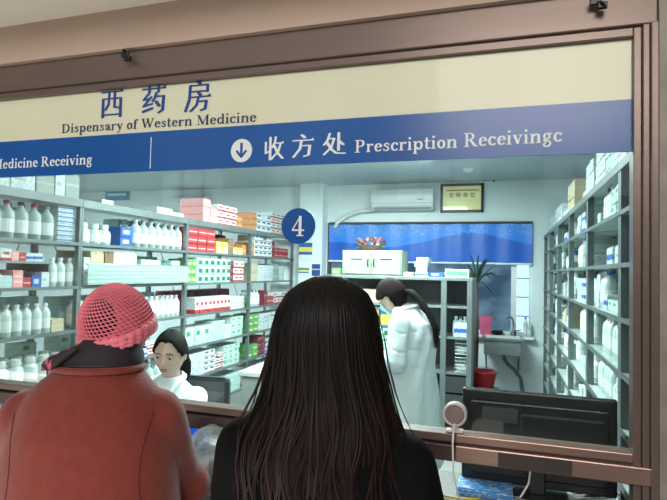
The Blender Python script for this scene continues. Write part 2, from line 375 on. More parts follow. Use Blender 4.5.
CJ = {
 'xi': [S((.04, .90), (.96, .90), w=.04), tri(.94, .92), S((.12, .02), (.12, .66), w=cw), S((.12, .66), (.88, .66), w=.04), S((.88, .02), (.88, .66), w=cw), S((.12, .10), (.88, .10), w=.04),
        S((.38, .90), (.37, .48), (.24, .28), w=.09), S((.62, .90), (.62, .36), (.80, .33), w=.10)],
 'yao': [S((.04, .84), (.96, .84), w=.04), tri(.94, .86), S((.32, .97), (.32, .72), w=.10), S((.68, .97), (.68, .72), w=.10),
        S((.30, .68), (.10, .48), (.34, .50), w=.09), S((.40, .56), (.10, .26), (.44, .33), w=.09), S((.08, .08), (.46, .18), w=.08, h=.06),
        S((.60, .70), (.54, .52), (.46, .42), w=.09), S((.56, .57), (.90, .57), w=.04), S((.89, .57), (.86, .10), (.72, .02), w=cw), S((.60, .40), (.72, .24), w=.12)],
 'fang_room': [S((.46, .99), (.56, .90), w=.13), S((.20, .84), (.86, .84), w=.04), S((.85, .84), (.85, .62), w=.10), S((.20, .64), (.86, .64), w=.04), S((.20, .84), (.18, .40), (.04, .02), w=.10),
        S((.52, .60), (.60, .50), w=.11), S((.26, .46), (.97, .46), w=.04), tri(.95, .48), S((.52, .46), (.46, .20), (.24, .01), w=.09), S((.50, .31), (.82, .31), w=.04), S((.82, .31), (.78, .06), (.64, .02), w=.10)],
 'shou': [S((.12, .76), (.12, .28), (.34, .38), w=.09), S((.34, .96), (.34, .0), w=cw), S((.60, .97), (.56, .74), (.44, .52), w=.09), S((.56, .70), (.97, .70), w=.04), tri(.95, .72),
        S((.84, .70), (.74, .36), (.40, .02), w=.09), S((.54, .58), (.70, .28), (.94, .04), w=.11)],
 'fang': [S((.44, .98), (.56, .86), w=.13), S((.04, .74), (.96, .74), w=.04), tri(.94, .76), S((.42, .74), (.36, .36), (.08, .01), w=.10), S((.40, .50), (.80, .50), w=.04), S((.80, .50), (.75, .08), (.56, .03), w=cw)],
 'chu': [S((.30, .96), (.20, .66), (.05, .48), w=.09), S((.26, .74), (.50, .74), w=.04), S((.50, .74), (.38, .36), (.06, .06), w=.09), S((.18, .58), (.40, .26), (.60, .10), (.96, .08), w=.12), S((.70, .97), (.70, .22), w=cw), S((.72, .62), (.90, .46), w=.12)],
}
TY = 1.9205 - GY
def write_line(name, s, pa, pb, em, m, parent, y=TY, cap=None):
    """s from world point pa to pb (baseline), letter height em*0.68"""
    wtot = sum(G[c][0] for c in s); d = Vector(pb) - Vector(pa); L = d.x; k = L / wtot; slope = d.z / L
    bm = bmesh.new(); x = 0
    for c in s:
        for p, w, h in G[c][1]:
            stroke(bm, p, w, h, lambda u, v: (pa[0] + (x + u) * k, y, pa[2] + slope * (x + u) * k + v * em))
        x += G[c][0]
    return obj(name, bm, m, parent)
def write_cjk(name, key, q, m, parent, y=TY):
    """q: pixel box x0,x1,y0,y1"""
    a = at((q[0] + q[1]) / 2, (q[2] + q[3]) / 2, GY - .009); wl = at(q[0], (q[2] + q[3]) / 2, GY - .009).x; wr = at(q[1], (q[2] + q[3]) / 2, GY - .009).x
    zt = at((q[0] + q[1]) / 2, q[2], GY - .009).z; zb = at((q[0] + q[1]) / 2, q[3], GY - .009).z
    bm = bmesh.new()
    for p, w, h in CJ[key]: stroke(bm, p, w * 1.15, h * 1.3, lambda u, v: (wl + (wr - wl) * u, y, zb + (zt - zb) * v))
    return obj(name, bm, m, parent)
M['inkblue'] = mat('blue_lettering', (.018, .06, .27, 1), .4)
M['inknavy'] = mat('dark_blue_lettering', (.02, .035, .11, 1), .4)
M['inkwhite'] = mat('pale_lettering', (.80, .85, .84, 1), .45, noise_amt=.02)
P = lambda px, py: at(px, py, GY - .009)
write_cjk('lettering', 'xi', (100.5, 123.5, 89, 117.5), M['inkblue'], signb)
write_cjk('lettering', 'yao', (141.5, 166.5, 84, 113.5), M['inkblue'], signb)
write_cjk('lettering', 'fang_room', (185, 211.5, 80.5, 111), M['inkblue'], signb)
em = (P(160, 118).z - P(160, 127.5).z) / .68
write_line('lettering', 'Dispensary of Western Medicine', P(61.5, 133.2), P(256.5, 121.8), em * 1.02, M['inknavy'], signb)
a, b_ = P(92.5, 164), P(0, 167.3)
wt = sum(G[c][0] for c in 'Medicine Receiving'); wr = sum(G[c][0] for c in 'Receiving')
k = (P(92.5, 164).x - P(41, 166).x) / wr
write_line('lettering', 'Medicine Receiving', (a.x - k * wt, a.y, a.z - 0.002), (a.x, a.y, a.z), k * .98, M['inkwhite'], signb)
write_cjk('lettering', 'shou', (263.5, 284, 136.5, 159.5), M['inkwhite'], signb)
write_cjk('lettering', 'fang', (292, 314.5, 134.5, 157), M['inkwhite'], signb)
write_cjk('lettering', 'chu', (323, 345.5, 132.5, 155.5), M['inkwhite'], signb)
em2 = (P(358, 140).z - P(358, 152.5).z) / .68
write_line('lettering', 'Prescription ', P(354.5, 152.8), P(463, 147.4), em2, M['inkwhite'], signb)
write_line('lettering', 'Receivingc', P(463.5, 147.2), P(562.5, 141.6), em2 * 1.04, M['inkwhite'], signb)
bm = bmesh.new(); a, b_ = P(151.3, 137.5), P(151.3, 168)
stroke(bm, [(a.x, a.z), (a.x, b_.z)], .004, .004, lambda u, v: (u, TY, v)); obj('divider_line', bm, M['inkwhite'], signb)
# arrow roundel
c = P(241.5, 150.6); rr = (c.x - P(231, 150.6).x)
bm = bmesh.new(); bm.faces.new([bm.verts.new((c.x + rr * math.cos(2 * PI * k / 40), TY, c.z + rr * math.sin(2 * PI * k / 40))) for k in range(40)])
rd = obj('arrow_roundel', bm, M['inkwhite'], signb)
bm = bmesh.new(); T = lambda u, v: (c.x + u * rr, TY - .0008, c.z + v * rr)
stroke(bm, [(0, .62), (0, -.35)], .24, .1, T); stroke(bm, [(-.42, -.05), (0, -.55)], .2, .16, T); stroke(bm, [(.42, -.05), (0, -.55)], .2, .16, T)
obj('arrow', bm, M['blueband'], rd)
# number 4 disc stuck on the glass
c = at(298, 226, GY - .006); r4 = .5 * (at(315, 226, GY).x - at(281.5, 226, GY).x)
nd = empty('number_disc', (c.x, GY - .004, c.z), label='round blue disc with number 4 stuck on the counter glass', cat='sign')
bm = bmesh.new(); lathe(bm, [(r4, 0), (r4, .003)], 48, axis='y'); obj('disc', bm, M['blueband'], nd)
bm = bmesh.new(); T = lambda u, v: ((u - .27) * r4 * 1.65, -.001, (v - .34) * r4 * 1.65)
for p, w, h in G['4'][1]: stroke(bm, p, w * .85, h, T)
obj('numeral', bm, M['inkwhite'], nd)
# little dark brackets on the top beam
for px, py, lb in ((127, 57, 'small dark bracket on the beige beam above the first blue character'), (597, 4, 'small dark bracket on the beam near the right-hand end of the frame')):
    c = at(px, py, 1.86); bt = empty('bracket', (c.x, 1.86, c.z), label=lb, cat='bracket')
    bm = bmesh.new(); box(bm, -.022, .012, -.012, 0, -.005, .018, .002); box(bm, 0, .028, -.02, -.002, -.022, -.002, .002); box(bm, -.012, -.004, -.018, 0, .01, .03, .001)
    obj('plate', bm, M['dark'], bt); bm = bmesh.new(); tube(bm, [(0, -.012, 0), (.012, -.03, -.01), (.024, -.022, -.026)], .0035, 6); obj('hook', bm, M['dark'], bt)
# ------------------------------------------------------------------ racks
LX = -2.62; LYS = [2.05, 2.80, 4.02, 5.24, 6.46]; LZ = [.34, .62, .90, 1.18, 1.46, 1.74, 2.02]
RX = .42; RYS = [2.06, 2.30, 3.16, 4.02, 4.86, 5.66, 6.48]; RZ = [.22, .42, .63, .83, 1.03, 1.24, 1.445, 1.65, 1.85, 2.04]
M['glassshelf'] = glassy('green_edge_shelf_sheet', (.55, .66, .64, 1), .75, .15)
def rack(x0, x1, y0, y1, zs, label, group, facing, post_m, lip=.016, top_lip=.045, first=False, last=False, lips=True, h=None):
    r = empty('storage_rack', ((x0 + x1) / 2, (y0 + y1) / 2, 0), label=label, cat='rack', group=group)
    cx, cy = (x0 + x1) / 2, (y0 + y1) / 2
    def pt(name, a, b, c, d, e, f, m, bev=0):
        bm = bmesh.new(); box(bm, a - cx, b - cx, c - cy, d - cy, e, f, bev); return obj(name, bm, m, r)
    H_ = h or zs[-1]
    ps = .032
    for xx in (x0, x1 - ps):
        for yy in (y0 + .001, y1 - ps * (.5 if facing > 0 else .8) - .001): pt('post', xx, xx + ps, yy, yy + ps * (.5 if facing > 0 else .8), 0, H_ + .005, post_m)
    fx = x1 if facing > 0 else x0
    for z in zs:
        b = pt('shelf', x0 + .003, x1 - .003, y0 + .018, y1 - .018, z - .014, z, M['glassshelf'] if facing < 0 else M['steel'])
        hh = top_lip if z == zs[-1] else lip
        if facing > 0: q = pt('shelf_edge', x1 - .002, x1 + .006, y0 + .002, y1 - .002, z - hh, z + .004, M['shelfedge'])
        else: q = pt('shelf_edge', x0 - .006, x0 + .002, y0 + .002, y1 - .002, z - hh, z + .003, M['rackdark'] if z != zs[-1] else M['shelfedge'])
    # slim back braces
    bm = bmesh.new(); bx = x0 + .01 if facing > 0 else x1 - .01
    tube(bm, [(bx - cx, y0 - cy + .02, .1), (bx - cx, y1 - cy - .02, zs[-1] - .05)], .004, 6); tube(bm, [(bx - cx, y1 - cy - .02, .1), (bx - cx, y0 - cy + .02, zs[-1] - .05)], .004, 6)
    obj('cross_brace', bm, M['shelfedge'], r)
    return r
lbay = ['end bay nearest the counter glass', 'second bay from the counter', 'third bay from the counter', 'far bay beside the column']
for i in range(4):
    rack(LX - .40, LX, LYS[i], LYS[i + 1], LZ, 'grey steel storage rack of medicines on the left, ' + lbay[i], 'left-hand medicine racks', 1, M['shelfedge'])
rb = ['bay against the counter glass', 'second bay from the counter', 'third bay from the counter', 'fourth bay from the counter', 'fifth bay from the counter', 'farthest bay at the back wall']
rrand = 0
for i in range(6):
    rack(RX, RX + .44, RYS[i], RYS[i + 1], RZ, 'tall grey metal rack on the right, ' + rb[i], 'right-hand medicine racks', -1, M['rackdark'], lip=.014, top_lip=.03, h=2.04)

# ------------------------------------------------------------------ stock prototypes
Wt = (.66, .73, .73, 1); RD = (.45, .05, .055, 1); PK = (.80, .36, .36, 1); GN = (.04, .30, .14, 1); MR = (.20, .03, .045, 1); OR = (.55, .24, .10, 1)
YL = (.75, .62, .12, 1); BL = (.03, .12, .42, 1); NV = (.05, .07, .20, 1); GY_ = (.35, .40, .40, 1); TL = (.35, .58, .52, 1); BG = (.52, .44, .30, 1)
BM_ = {
 'white': cmat('white_medicine_carton', Wt, [(.42, .58, GY_, .1, .6)], print_c=(.45, .52, .54, 1)),
 'whitered': cmat('white_red_medicine_carton', Wt, [(.0, .25, RD), (.5, .72, RD, .2, .8)], print_c=(.5, .55, .55, 1)),
 'whitenavy': cmat('white_navy_medicine_carton', Wt, [(.55, .85, NV, .1, .7), (.0, .10, RD)]),
 'whiteblue': cmat('white_blue_medicine_carton', Wt, [(.3, .6, BL, 0, 1)], print_c=(.3, .4, .5, 1)),
 'whitegreen': cmat('white_green_medicine_carton', (.60, .74, .66, 1), [(.2, .72, (.02, .17, .10, 1), .35, .95)], print_c=(.2, .4, .3, 1)),
 'palegreen': cmat('pale_green_medicine_carton', (.58, .72, .66, 1), [(.55, .8, GN, .1, .5)], print_c=(.28, .5, .42, 1)),
 'green': cmat('green_medicine_carton', (.16, .42, .12, 1), [(.3, .6, (.6, .75, .3, 1), .1, .8)], print_c=(.03, .2, .08, 1)),
 'pink': cmat('pink_medicine_carton', PK, [(.3, .4, (.9, .6, .55, 1), .1, .9), (.6, .7, (.9, .6, .55, 1), .1, .9)]),
 'red': cmat('red_medicine_carton', RD, [(.38, .52, (.75, .45, .42, 1), .08, .92)], print_c=(.36, .03, .04, 1)),
 'maroon': cmat('maroon_medicine_carton', MR, [(.6, .7, (.5, .3, .3, 1), .1, .6)]),
 'orange': cmat('orange_brown_medicine_carton', OR, [(.4, .5, (.7, .45, .25, 1), .1, .9)]),
 'yellow': cmat('yellow_medicine_carton', YL, [(0, .5, (.80, .80, .68, 1), .1, .9)]),
 'brown': cmat('brown_cardboard_carton', (.24, .15, .09, 1), [(.46, .53, (.34, .24, .15, 1))]),
 'beige': cmat('tan_cardboard_carton', BG, [(.46, .53, (.62, .54, .40, 1))]),
 'grey': cmat('grey_green_carton', (.30, .36, .34, 1), [(.5, .6, (.45, .5, .48, 1))]),
 'blue': cmat('blue_medicine_carton', BL, [(.3, .7, (.5, .6, .8, 1), .2, .7)]),
 'teal': cmat('pale_teal_medicine_carton', (.50, .68, .66, 1), [(.4, .5, TL)], print_c=(.40, .58, .57, 1)),
 'blueyellow': cmat('blue_yellow_carton', (.03, .15, .42, 1), [(.12, .55, (.62, .58, .10, 1), .0, 1)]),
}
NAMEC = {'white': 'white', 'whitered': 'white and red', 'whitenavy': 'white carton with navy blocks', 'whiteblue': 'white and blue', 'whitegreen': 'white carton with dark green print',
 'palegreen': 'pale green', 'green': 'bright green', 'pink': 'pink', 'red': 'red', 'maroon': 'maroon', 'orange': 'orange-brown', 'yellow': 'yellow and cream', 'brown': 'brown cardboard',
 'beige': 'tan cardboard', 'grey': 'grey-green', 'blue': 'blue', 'teal': 'pale teal', 'blueyellow': 'blue and yellow'}
for k_ in NAMEC:
    if 'carton' not in NAMEC[k_]: NAMEC[k_] += ' carton'
PROTO = {}
def carton(kind):
    """unit carton 1x1x1, base at z=0: tapered lid seam and flap edge modelled in"""
    if kind not in PROTO:
        bm = bmesh.new()
        box(bm, -.5, .5, -.5, .5, 0, .93, .02); box(bm, -.485, .485, -.485, .485, .93, 1, .015)
        box(bm, .497, .506, -.12, .12, .90, 1.0)
        me = bpy.data.meshes.new('carton_' + kind); bm.to_mesh(me); bm.free()
        at_ = me.attributes.new('boxco', 'FLOAT_VECTOR', 'POINT')
        for v_ in me.vertices: at_.data[v_.index].vector = (v_.co.x + .5, v_.co.y + .5, v_.co.z); me.materials.append(BM_[kind]); PROTO[kind] = me
    return PROTO[kind]
def put_carton(kind, x, y, z, sx, sy, sz, label, group, name='medicine_box', rz=0):
    o = bpy.data.objects.new(name, carton(kind)); COL.objects.link(o)
    o.location = (x, y, z); o.scale = (sx, sy, sz); o.rotation_euler = (0, 0, rz)
    return tag(o, label, 'box', group)
M['clear'] = glassy('clear_bottle_plastic', (.72, .86, .84, 1), .38, .12)
M['milky'] = glassy('milky_bottle_plastic', (.68, .80, .78, 1), .72, .2)
M['labelw'] = mat('bottle_paper_label', (.74, .80, .78, 1), .6, noise_amt=.1, nscale=60)
caps = {c: mat(c + '_cap_plastic', v, .4) for c, v in {'green': (.03, .35, .22, 1), 'red': (.55, .08, .1, 1), 'blue': (.08, .18, .5, 1), 'grey': (.4, .45, .45, 1), 'white': (.75, .8, .8, 1), 'dark': (.05, .05, .06, 1)}.items()}
BP = {}
def bottle_meshes(kind):
    if kind in BP: return BP[kind]
    if kind == 'infusion': prof = [(.030, 0), (.041, .004), (.042, .13), (.038, .155), (.020, .175), (.015, .182), (.015, .20)]; cz, cr, lab = .196, .018, (.035, .11)
    elif kind == 'small': prof = [(.018, 0), (.024, .003), (.024, .070), (.018, .082), (.010, .088), (.010, .098)]; cz, cr, lab = .095, .0125, (.018, .055)
    elif kind == 'tall': prof = [(.024, 0), (.031, .004), (.031, .12), (.024, .14), (.012, .15), (.012, .165)]; cz, cr, lab = .162, .015, (.03, .09)
    else: prof = [(.035, 0), (.045, .004), (.045, .085), (.036, .10), (.026, .104), (.026, .112)]; cz, cr, lab = .108, .030, (.02, .075)
    bm = bmesh.new(); lathe(bm, prof, 14); me = bpy.data.meshes.new('bottle'); bm.to_mesh(me); bm.free(); me.materials.append(M['clear' if kind in ('infusion', 'small') else 'milky'])
    for p in me.polygons: p.use_smooth = len(p.vertices) == 4
    bm = bmesh.new(); lathe(bm, [(cr * .9, cz), (cr, cz + .003), (cr, cz + cr * 1.1), (cr * .8, cz + cr * 1.2)], 12); mc = bpy.data.meshes.new('cap'); bm.to_mesh(mc); bm.free(); mc.materials.append(caps['white'])
    bm = bmesh.new(); r = max(p[0] for p in prof) + .0006; n = 14
    lo = [bm.verts.new((r * math.cos(2 * PI * k / n), r * math.sin(2 * PI * k / n), lab[0])) for k in range(n)]; hi = [bm.verts.new((v.co.x, v.co.y, lab[1])) for v in lo]
    for k in range(n): bm.faces.new((lo[k], lo[(k + 1) % n], hi[(k + 1) % n], hi[k]))
    ml = bpy.data.meshes.new('paper_label'); bm.to_mesh(ml); bm.free(); ml.materials.append(M['labelw'])
    BP[kind] = (me, mc, ml, cr); return BP[kind]
capmesh = {}
def put_bottle(kind, x, y, z, cap, label, group, lab=True):
    me, mc, ml, cr = bottle_meshes(kind)
    o = bpy.data.objects.new({'infusion': 'infusion_bottle', 'small': 'glass_vial', 'tall': 'medicine_bottle', 'tub': 'medicine_tub'}[kind], me); COL.objects.link(o); o.location = (x, y, z); o.rotation_euler = (0, 0, random.random() * 6)
    tag(o, label, 'bottle', group)
    key = (kind, cap)
    if key not in capmesh:
        m2 = mc.copy(); m2.materials.clear(); m2.materials.append(caps[cap]); capmesh[key] = m2
    c = bpy.data.objects.new('cap', capmesh[key]); COL.objects.link(c); c.parent = o
    if lab:
        l = bpy.data.objects.new('paper_label', ml); COL.objects.link(l); l.parent = o
    return o
ORD = {0: 'lowest', .34: 'lowest', .62: 'second', .90: 'third', 1.18: 'fourth', 1.46: 'fifth', 1.74: 'sixth', 2.02: 'top', 1.60: 'half-height'}
def lab_for(desc, z, bay, side='left'):
    bn = {'A': 'first', 'B': 'second', 'C': 'third', 'D': 'far'}[bay]
    return '%s on the %s shelf, %s bay of %s rack' % (desc, ORD[z], bn, side)
BY_ = {'A': (2.09, 2.77), 'B': (2.84, 3.98), 'C': (4.06, 5.20), 'D': (5.28, 6.42)}
# run: list of (kind, count, width_y, height, stack, depth) cartons laid along the shelf front
def run(bay, z, y, items, x=LX - .015):
    for kind, n, wy, h, st, dp in items:
        lb = lab_for(NAMEC[kind], z, bay); gp = lb + 's'
        for i in range(n):
            for s in range(st):
                if random.random() < .06 and s == st - 1 and st > 1: continue
                j = random.uniform(-.004, .004)
                put_carton(kind, x - dp / 2 - .012 + j, y + wy / 2, z + .001 + s * (h + .001), dp, wy * .96, h, lb, 'cartons: ' + lb)
            y += wy
    return y
def bottles(bay, z, y0, y1, kind, step, rows, capset, desc, x=LX - .02, lab=True):
    r = max(.024, {'infusion': .042, 'small': .024, 'tall': .031, 'tub': .045}[kind])
    per = {}
    y = y0
    while y < y1:
        for q in range(rows):
            cp = random.choice(capset)
            lb = lab_for('%s with %s cap' % (desc, cp), z, bay)
            put_bottle(kind, x - r - .01 - q * (2 * r + .012), y + random.uniform(-.003, .003), z + .001, cp, lb, 'bottles: ' + lb, lab)
        y += step
# bay A
run('A', 2.02, 2.12, [('white', 2, .17, .13, 1, .25), ('grey', 1, .14, .12, 1, .25), ('white', 1, .08, .16, 1, .2), ('grey', 1, .12, .16, 1, .3)])
bottles('A', 1.74, 2.13, 2.60, 'infusion', .091, 2, ['green', 'red', 'grey', 'grey', 'dark'], 'clear infusion bottle')
run('A', 1.74, 2.63, [('whiteblue', 1, .13, .028, 8, .2)])
bm = bmesh.new(); box(bm, -.19, .19, -.25, .25, -.006, .006, .001)
hs = obj('raised_shelf_board', bm, M['steel'], None, loc=(LX - .205, 2.345, 1.606)); tag(hs, 'thin raised board halfway between two shelves of the first left bay', 'shelf board')
for yy in (2.10, 2.59):
    bm = bmesh.new(); box(bm, -.17, .17, -.006, .006, -.146, -.006); obj('support', bm, M['steel'], hs, loc=(0, yy - 2.345, 0))
def runh(z, items, y, x=LX - .03):
    for kind, n, wy, h, st, dp in items:
        lb = NAMEC[kind] + ' on the raised board, first bay of left rack'
        for i in range(n):
            for s in range(st): put_carton(kind, x - dp / 2, y + wy / 2, z + s * (h + .001), dp, wy * .95, h, lb, 'cartons: ' + lb)
            y += wy
runh(1.613, [('white', 1, .07, .06, 1, .15), ('whitered', 2, .07, .07, 1, .15), ('pink', 1, .05, .06, 1, .12), ('red', 1, .045, .05, 1, .12), ('whiteblue', 2, .06, .05, 1, .12)], 2.11)
run('A', 1.46, 2.12, [('white', 2, .07, .08, 1, .2), ('teal', 1, .07, .07, 1, .2), ('pink', 1, .07, .10, 1, .2), ('red', 1, .06, .06, 1, .2), ('blue', 1, .07, .07, 1, .2), ('white', 1, .06, .09, 1, .2)])
bottles('A', 1.46, 2.63, 2.77, 'tall', .07, 2, ['white'], 'milky bottle')
run('A', 1.18, 2.62, [('beige', 1, .10, .08, 1, .2)])
bottles('A', 1.18, 2.12, 2.60, 'tall', .068, 2, ['white', 'grey'], 'milky bottle')
bottles('A', .90, 2.12, 2.76, 'tub', .098, 2, ['white'], 'milky tub')
# bay B
bottles('B', 1.74, 2.89, 3.14, 'tub', .1, 1, ['white'], 'milky tub')
run('B', 1.74, 3.20, [('blue', 1, .14, .07, 2, .2)])
bottles('B', 1.74, 3.42, 3.97, 'infusion', .091, 2, ['grey', 'white'], 'clear infusion bottle')
run('B', 2.02, 3.0, [('white', 1, .12, .035, 1, .2)]); run('B', 2.02, 3.62, [('white', 1, .22, .06, 1, .28), ('teal', 1, .16, .04, 1, .25)])
run('B', 1.46, 2.86, [('white', 1, .06, .19, 1, .2), ('beige', 1, .13, .235, 1, .3), ('brown', 1, .09, .235, 1, .3), ('white', 1, .26, .24, 1, .3)])
run('B', 1.46, 3.44, [('teal', 4, .13, .095, 2, .25)])
M['tray'] = glassy('translucent_tray_plastic', (.45, .60, .56, 1), .55, .15)
tr = empty('plastic_tray', (LX + .035, 3.41, 1.452)); tag(tr, 'long translucent plastic sheet hanging along the fifth shelf front of second left bay', 'plastic sheet')
bm = bmesh.new()
box(bm, 0, .004, -.58, .58, .02, .155)
for k in range(5): box(bm, .004, .008, -.58, .58, .03 + k * .027, .034 + k * .027)
obj('sheet', bm, M['tray'], tr); bm = bmesh.new(); tube(bm, [(.0, -.59, .155), (.0, .59, .155)], .006, 8); obj('rail', bm, M['steel'], tr)
bottles('B', 1.18, 2.88, 3.97, 'tall', .068, 2, ['white', 'grey'], 'milky bottle')
bottles('B', .90, 2.90, 3.32, 'small', .052, 3, ['white', 'grey'], 'little clear vial')
run('B', .90, 3.36, [('whiteblue', 2, .1, .05, 2, .2), ('whitered', 2, .09, .05, 2, .2)])
bottles('B', .62, 2.90, 3.97, 'infusion', .092, 2, ['grey', 'white'], 'clear infusion bottle')
bottles('A', .62, 2.12, 2.76, 'infusion', .092, 2, ['grey', 'blue'], 'clear infusion bottle')
for bay, z, kd, y0, n, wy, h, st in (('A', 1.74, 'teal', 2.13, 4, .11, .10, 2), ('A', 1.46, 'grey', 2.12, 5, .12, .10, 1), ('A', 1.18, 'teal', 2.12, 5, .12, .105, 2), ('A', .90, 'palegreen', 2.12, 5, .12, .10, 2),
        ('B', 1.74, 'white', 2.9, 3, .1, .09, 2), ('B', 1.74, 'teal', 3.42, 5, .105, .11, 2), ('B', 1.18, 'teal', 2.88, 8, .13, .10, 2), ('B', .90, 'palegreen', 2.9, 7, .14, .11, 2), ('B', 1.46, 'teal', 3.42, 4, .13, .11, 2)):
    lb = lab_for('rear-row ' + NAMEC[kd], z, bay)
    for i in range(n):
        for s in range(st):
            if s and random.random() < .25: continue
            put_carton(kd, LX - .31, y0 + wy * (i + .5), z + .001 + s * (h + .001), .14, wy * .94, h, lb, 'cartons: ' + lb)
bottles('A', 1.18, 2.15, 2.60, 'tall', .068, 1, ['white', 'grey'], 'rear-row milky bottle', x=LX - .17)
# bay C
run('C', 2.02, 4.30, [('pink', 2, .13, .072, 3, .25), ('whitered', 3, .13, .066, 3, .25), ('orange', 1, .12, .062, 3, .25)])
run('D', 2.02, 5.30, [('orange', 1, .12, .066, 3, .25), ('whitenavy', 3, .13, .065, 3, .25), ('whitered', 3, .13, .065, 4, .25)])
run('C', 1.74, 4.07, [('red', 3, .155, .072, 3, .25)])
run('C', 1.74, 4.56, [('yellow', 2, .11, .115, 1, .2), ('brown', 1, .11, .16, 1, .25), ('yellow', 2, .10, .075, 1, .2), ('orange', 1, .10, .11, 1, .2)], )
run('C', 1.74, 4.80, [('maroon', 2, .17, .21, 1, .12)], x=LX - .24)
run('D', 1.74, 5.29, [('orange', 1, .09, .15, 1, .2), ('whitenavy', 4, .115, .058, 4, .22), ('maroon', 1, .09, .20, 1, .2), ('red', 4, .105, .06, 2, .2)])
run('C', 1.46, 4.07, [('green', 2, .075, .07, 3, .2), ('whitegreen', 6, .105, .075, 3, .2), ('maroon', 1, .06, .07, 3, .2), ('whitered', 2, .115, .07, 3, .2)])
run('D', 1.46, 5.29, [('beige', 2, .09, .1, 2, .2), ('white', 5, .085, .06, 3, .2), ('grey', 2, .09, .1, 2, .2), ('white', 2, .085, .06, 3, .2)])
run('C', 1.18, 4.08, [('maroon', 5, .22, .20, 1, .15)], x=LX - .2)
run('C', 1.18, 4.22, [('whitered', 9, .072, .145, 1, .12), ('white', 4, .07, .13, 1, .12)])
bottles('D', 1.18, 5.33, 5.60, 'tall', .068, 2, ['blue', 'grey'], 'milky bottle')
run('D', 1.18, 5.66, [('maroon', 1, .09, .17, 1, .2), ('red', 2, .09, .10, 1, .2), ('whitered', 4, .10, .07, 2, .2)])
run('C', .90, 4.08, [('palegreen', 3, .15, .16, 1, .2), ('teal', 2, .12, .06, 3, .2), ('white', 1, .14, .065, 2, .2), ('palegreen', 2, .12, .065, 3, .2)])
run('D', .90, 5.29, [('green', 2, .12, .065, 3, .2), ('white', 4, .11, .045, 4, .2), ('whitered', 4, .105, .045, 4, .2)])
run('C', .62, 4.07, [('white', 3, .11, .05, 4, .2), ('whitenavy', 2, .10, .05, 4, .2), ('whitered', 2, .08, .05, 3, .2), ('palegreen', 3, .11, .05, 4, .2)])
run('D', .62, 5.29, [('green', 2, .12, .07, 2, .2), ('maroon', 2, .10, .07, 3, .2), ('whiteblue', 3, .1, .05, 3, .2), ('pink', 3, .1, .05, 3, .2)])
run('C', .34, 4.07, [('white', 3, .14, .06, 3, .2), ('grey', 2, .14, .08, 2, .2), ('teal', 3, .12, .06, 3, .2)])
run('D', .34, 5.29, [('white', 4, .14, .06, 3, .2), ('grey', 3, .14, .08, 2, .2)])
run('C', 1.18, 5.12, [('green', 1, .07, .05, 2, .2)])

# right rack stock
def rrun(zi, bay, y, items, x=RX + .03, dx=0):
    z = RZ[zi]; bn = ['glass-side', 'second', 'third', 'fourth', 'fifth', 'farthest'][bay]
    on = ['lowest', 'second', 'third', 'fourth', 'fifth', 'sixth', 'seventh', 'eighth', 'ninth', 'top'][zi]
    for it in items:
        kind, n, wy, h, st, dp = it
        if kind == 'gap': y += wy * n; continue
        if kind.startswith('b:'):
            kk = kind[2:]; lb = '%s on the %s shelf, %s bay of right rack' % ({'tall': 'slim milky bottle', 'tub': 'squat milky tub'}[kk], on, bn)
            for i in range(n):
                for q in range(st): put_bottle(kk, x + dp / 2 + q * .095, y + wy / 2, z + .001, random.choice(['white', 'blue', 'white']), lb, 'bottles: ' + lb)
                y += wy
            continue
        lb = '%s on the %s shelf, %s bay of right rack' % (NAMEC[kind], on, bn)
        for i in range(n):
            for s in range(st): put_carton(kind, x + dp / 2 + random.uniform(0, .01), y + wy / 2, z + .001 + s * (h + .001), dp, wy * .96, h, lb, 'cartons: ' + lb, rz=PI if abs(wy) else 0)
            y += wy
rrun(9, 1, 2.34, [('white', 2, .17, .07, 2, .25), ('teal', 1, .15, .06, 3, .25), ('white', 2, .15, .075, 4, .28)])
rrun(9, 2, 3.20, [('white', 2, .15, .07, 3, .28), ('beige', 1, .15, .08, 1, .25), ('gap', 1, .1, 0, 0, 0)])
rrun(9, 3, 4.06, [('beige', 3, .12, .12, 2, .25), ('white', 3, .12, .08, 1, .2)])
rrun(9, 4, 4.92, [('white', 4, .14, .09, 2, .22)]); rrun(9, 5, 5.72, [('white', 3, .15, .08, 2, .2)])
for bay in range(1, 6):
    y = RYS[bay] + .04; yl = RYS[bay + 1] - .04
    for zi in range(1, 9):
        yy = y; random.seed(bay * 50 + zi)
        while yy < yl - .12:
            kind = random.choice(['white', 'white', 'teal', 'white', 'grey', 'palegreen', 'whiteblue', 'b:tall', 'b:tall', 'beige', 'gap', 'b:tub', 'whiteblue'])
            if zi in (5, 4, 3) and bay < 3: kind = random.choice(['b:tall', 'b:tub', 'b:tall', 'white', 'teal'])
            if kind == 'b:tall' : it = (kind, random.randint(2, 3), .068, 0, 2, .07)
            elif kind == 'b:tub': it = (kind, random.randint(1, 3), .098, 0, 2, .1)
            else: it = (kind, random.randint(1, 2), random.choice([.09, .12, .14]), random.choice([.05, .07, .085]), random.choice([1, 2]), random.choice([.15, .22]))
            need = it[1] * it[2]
            if yy + need > yl: break
            rrun(zi, bay, yy, [it]); yy += need + random.choice([0, .02, .05])
random.seed(11)

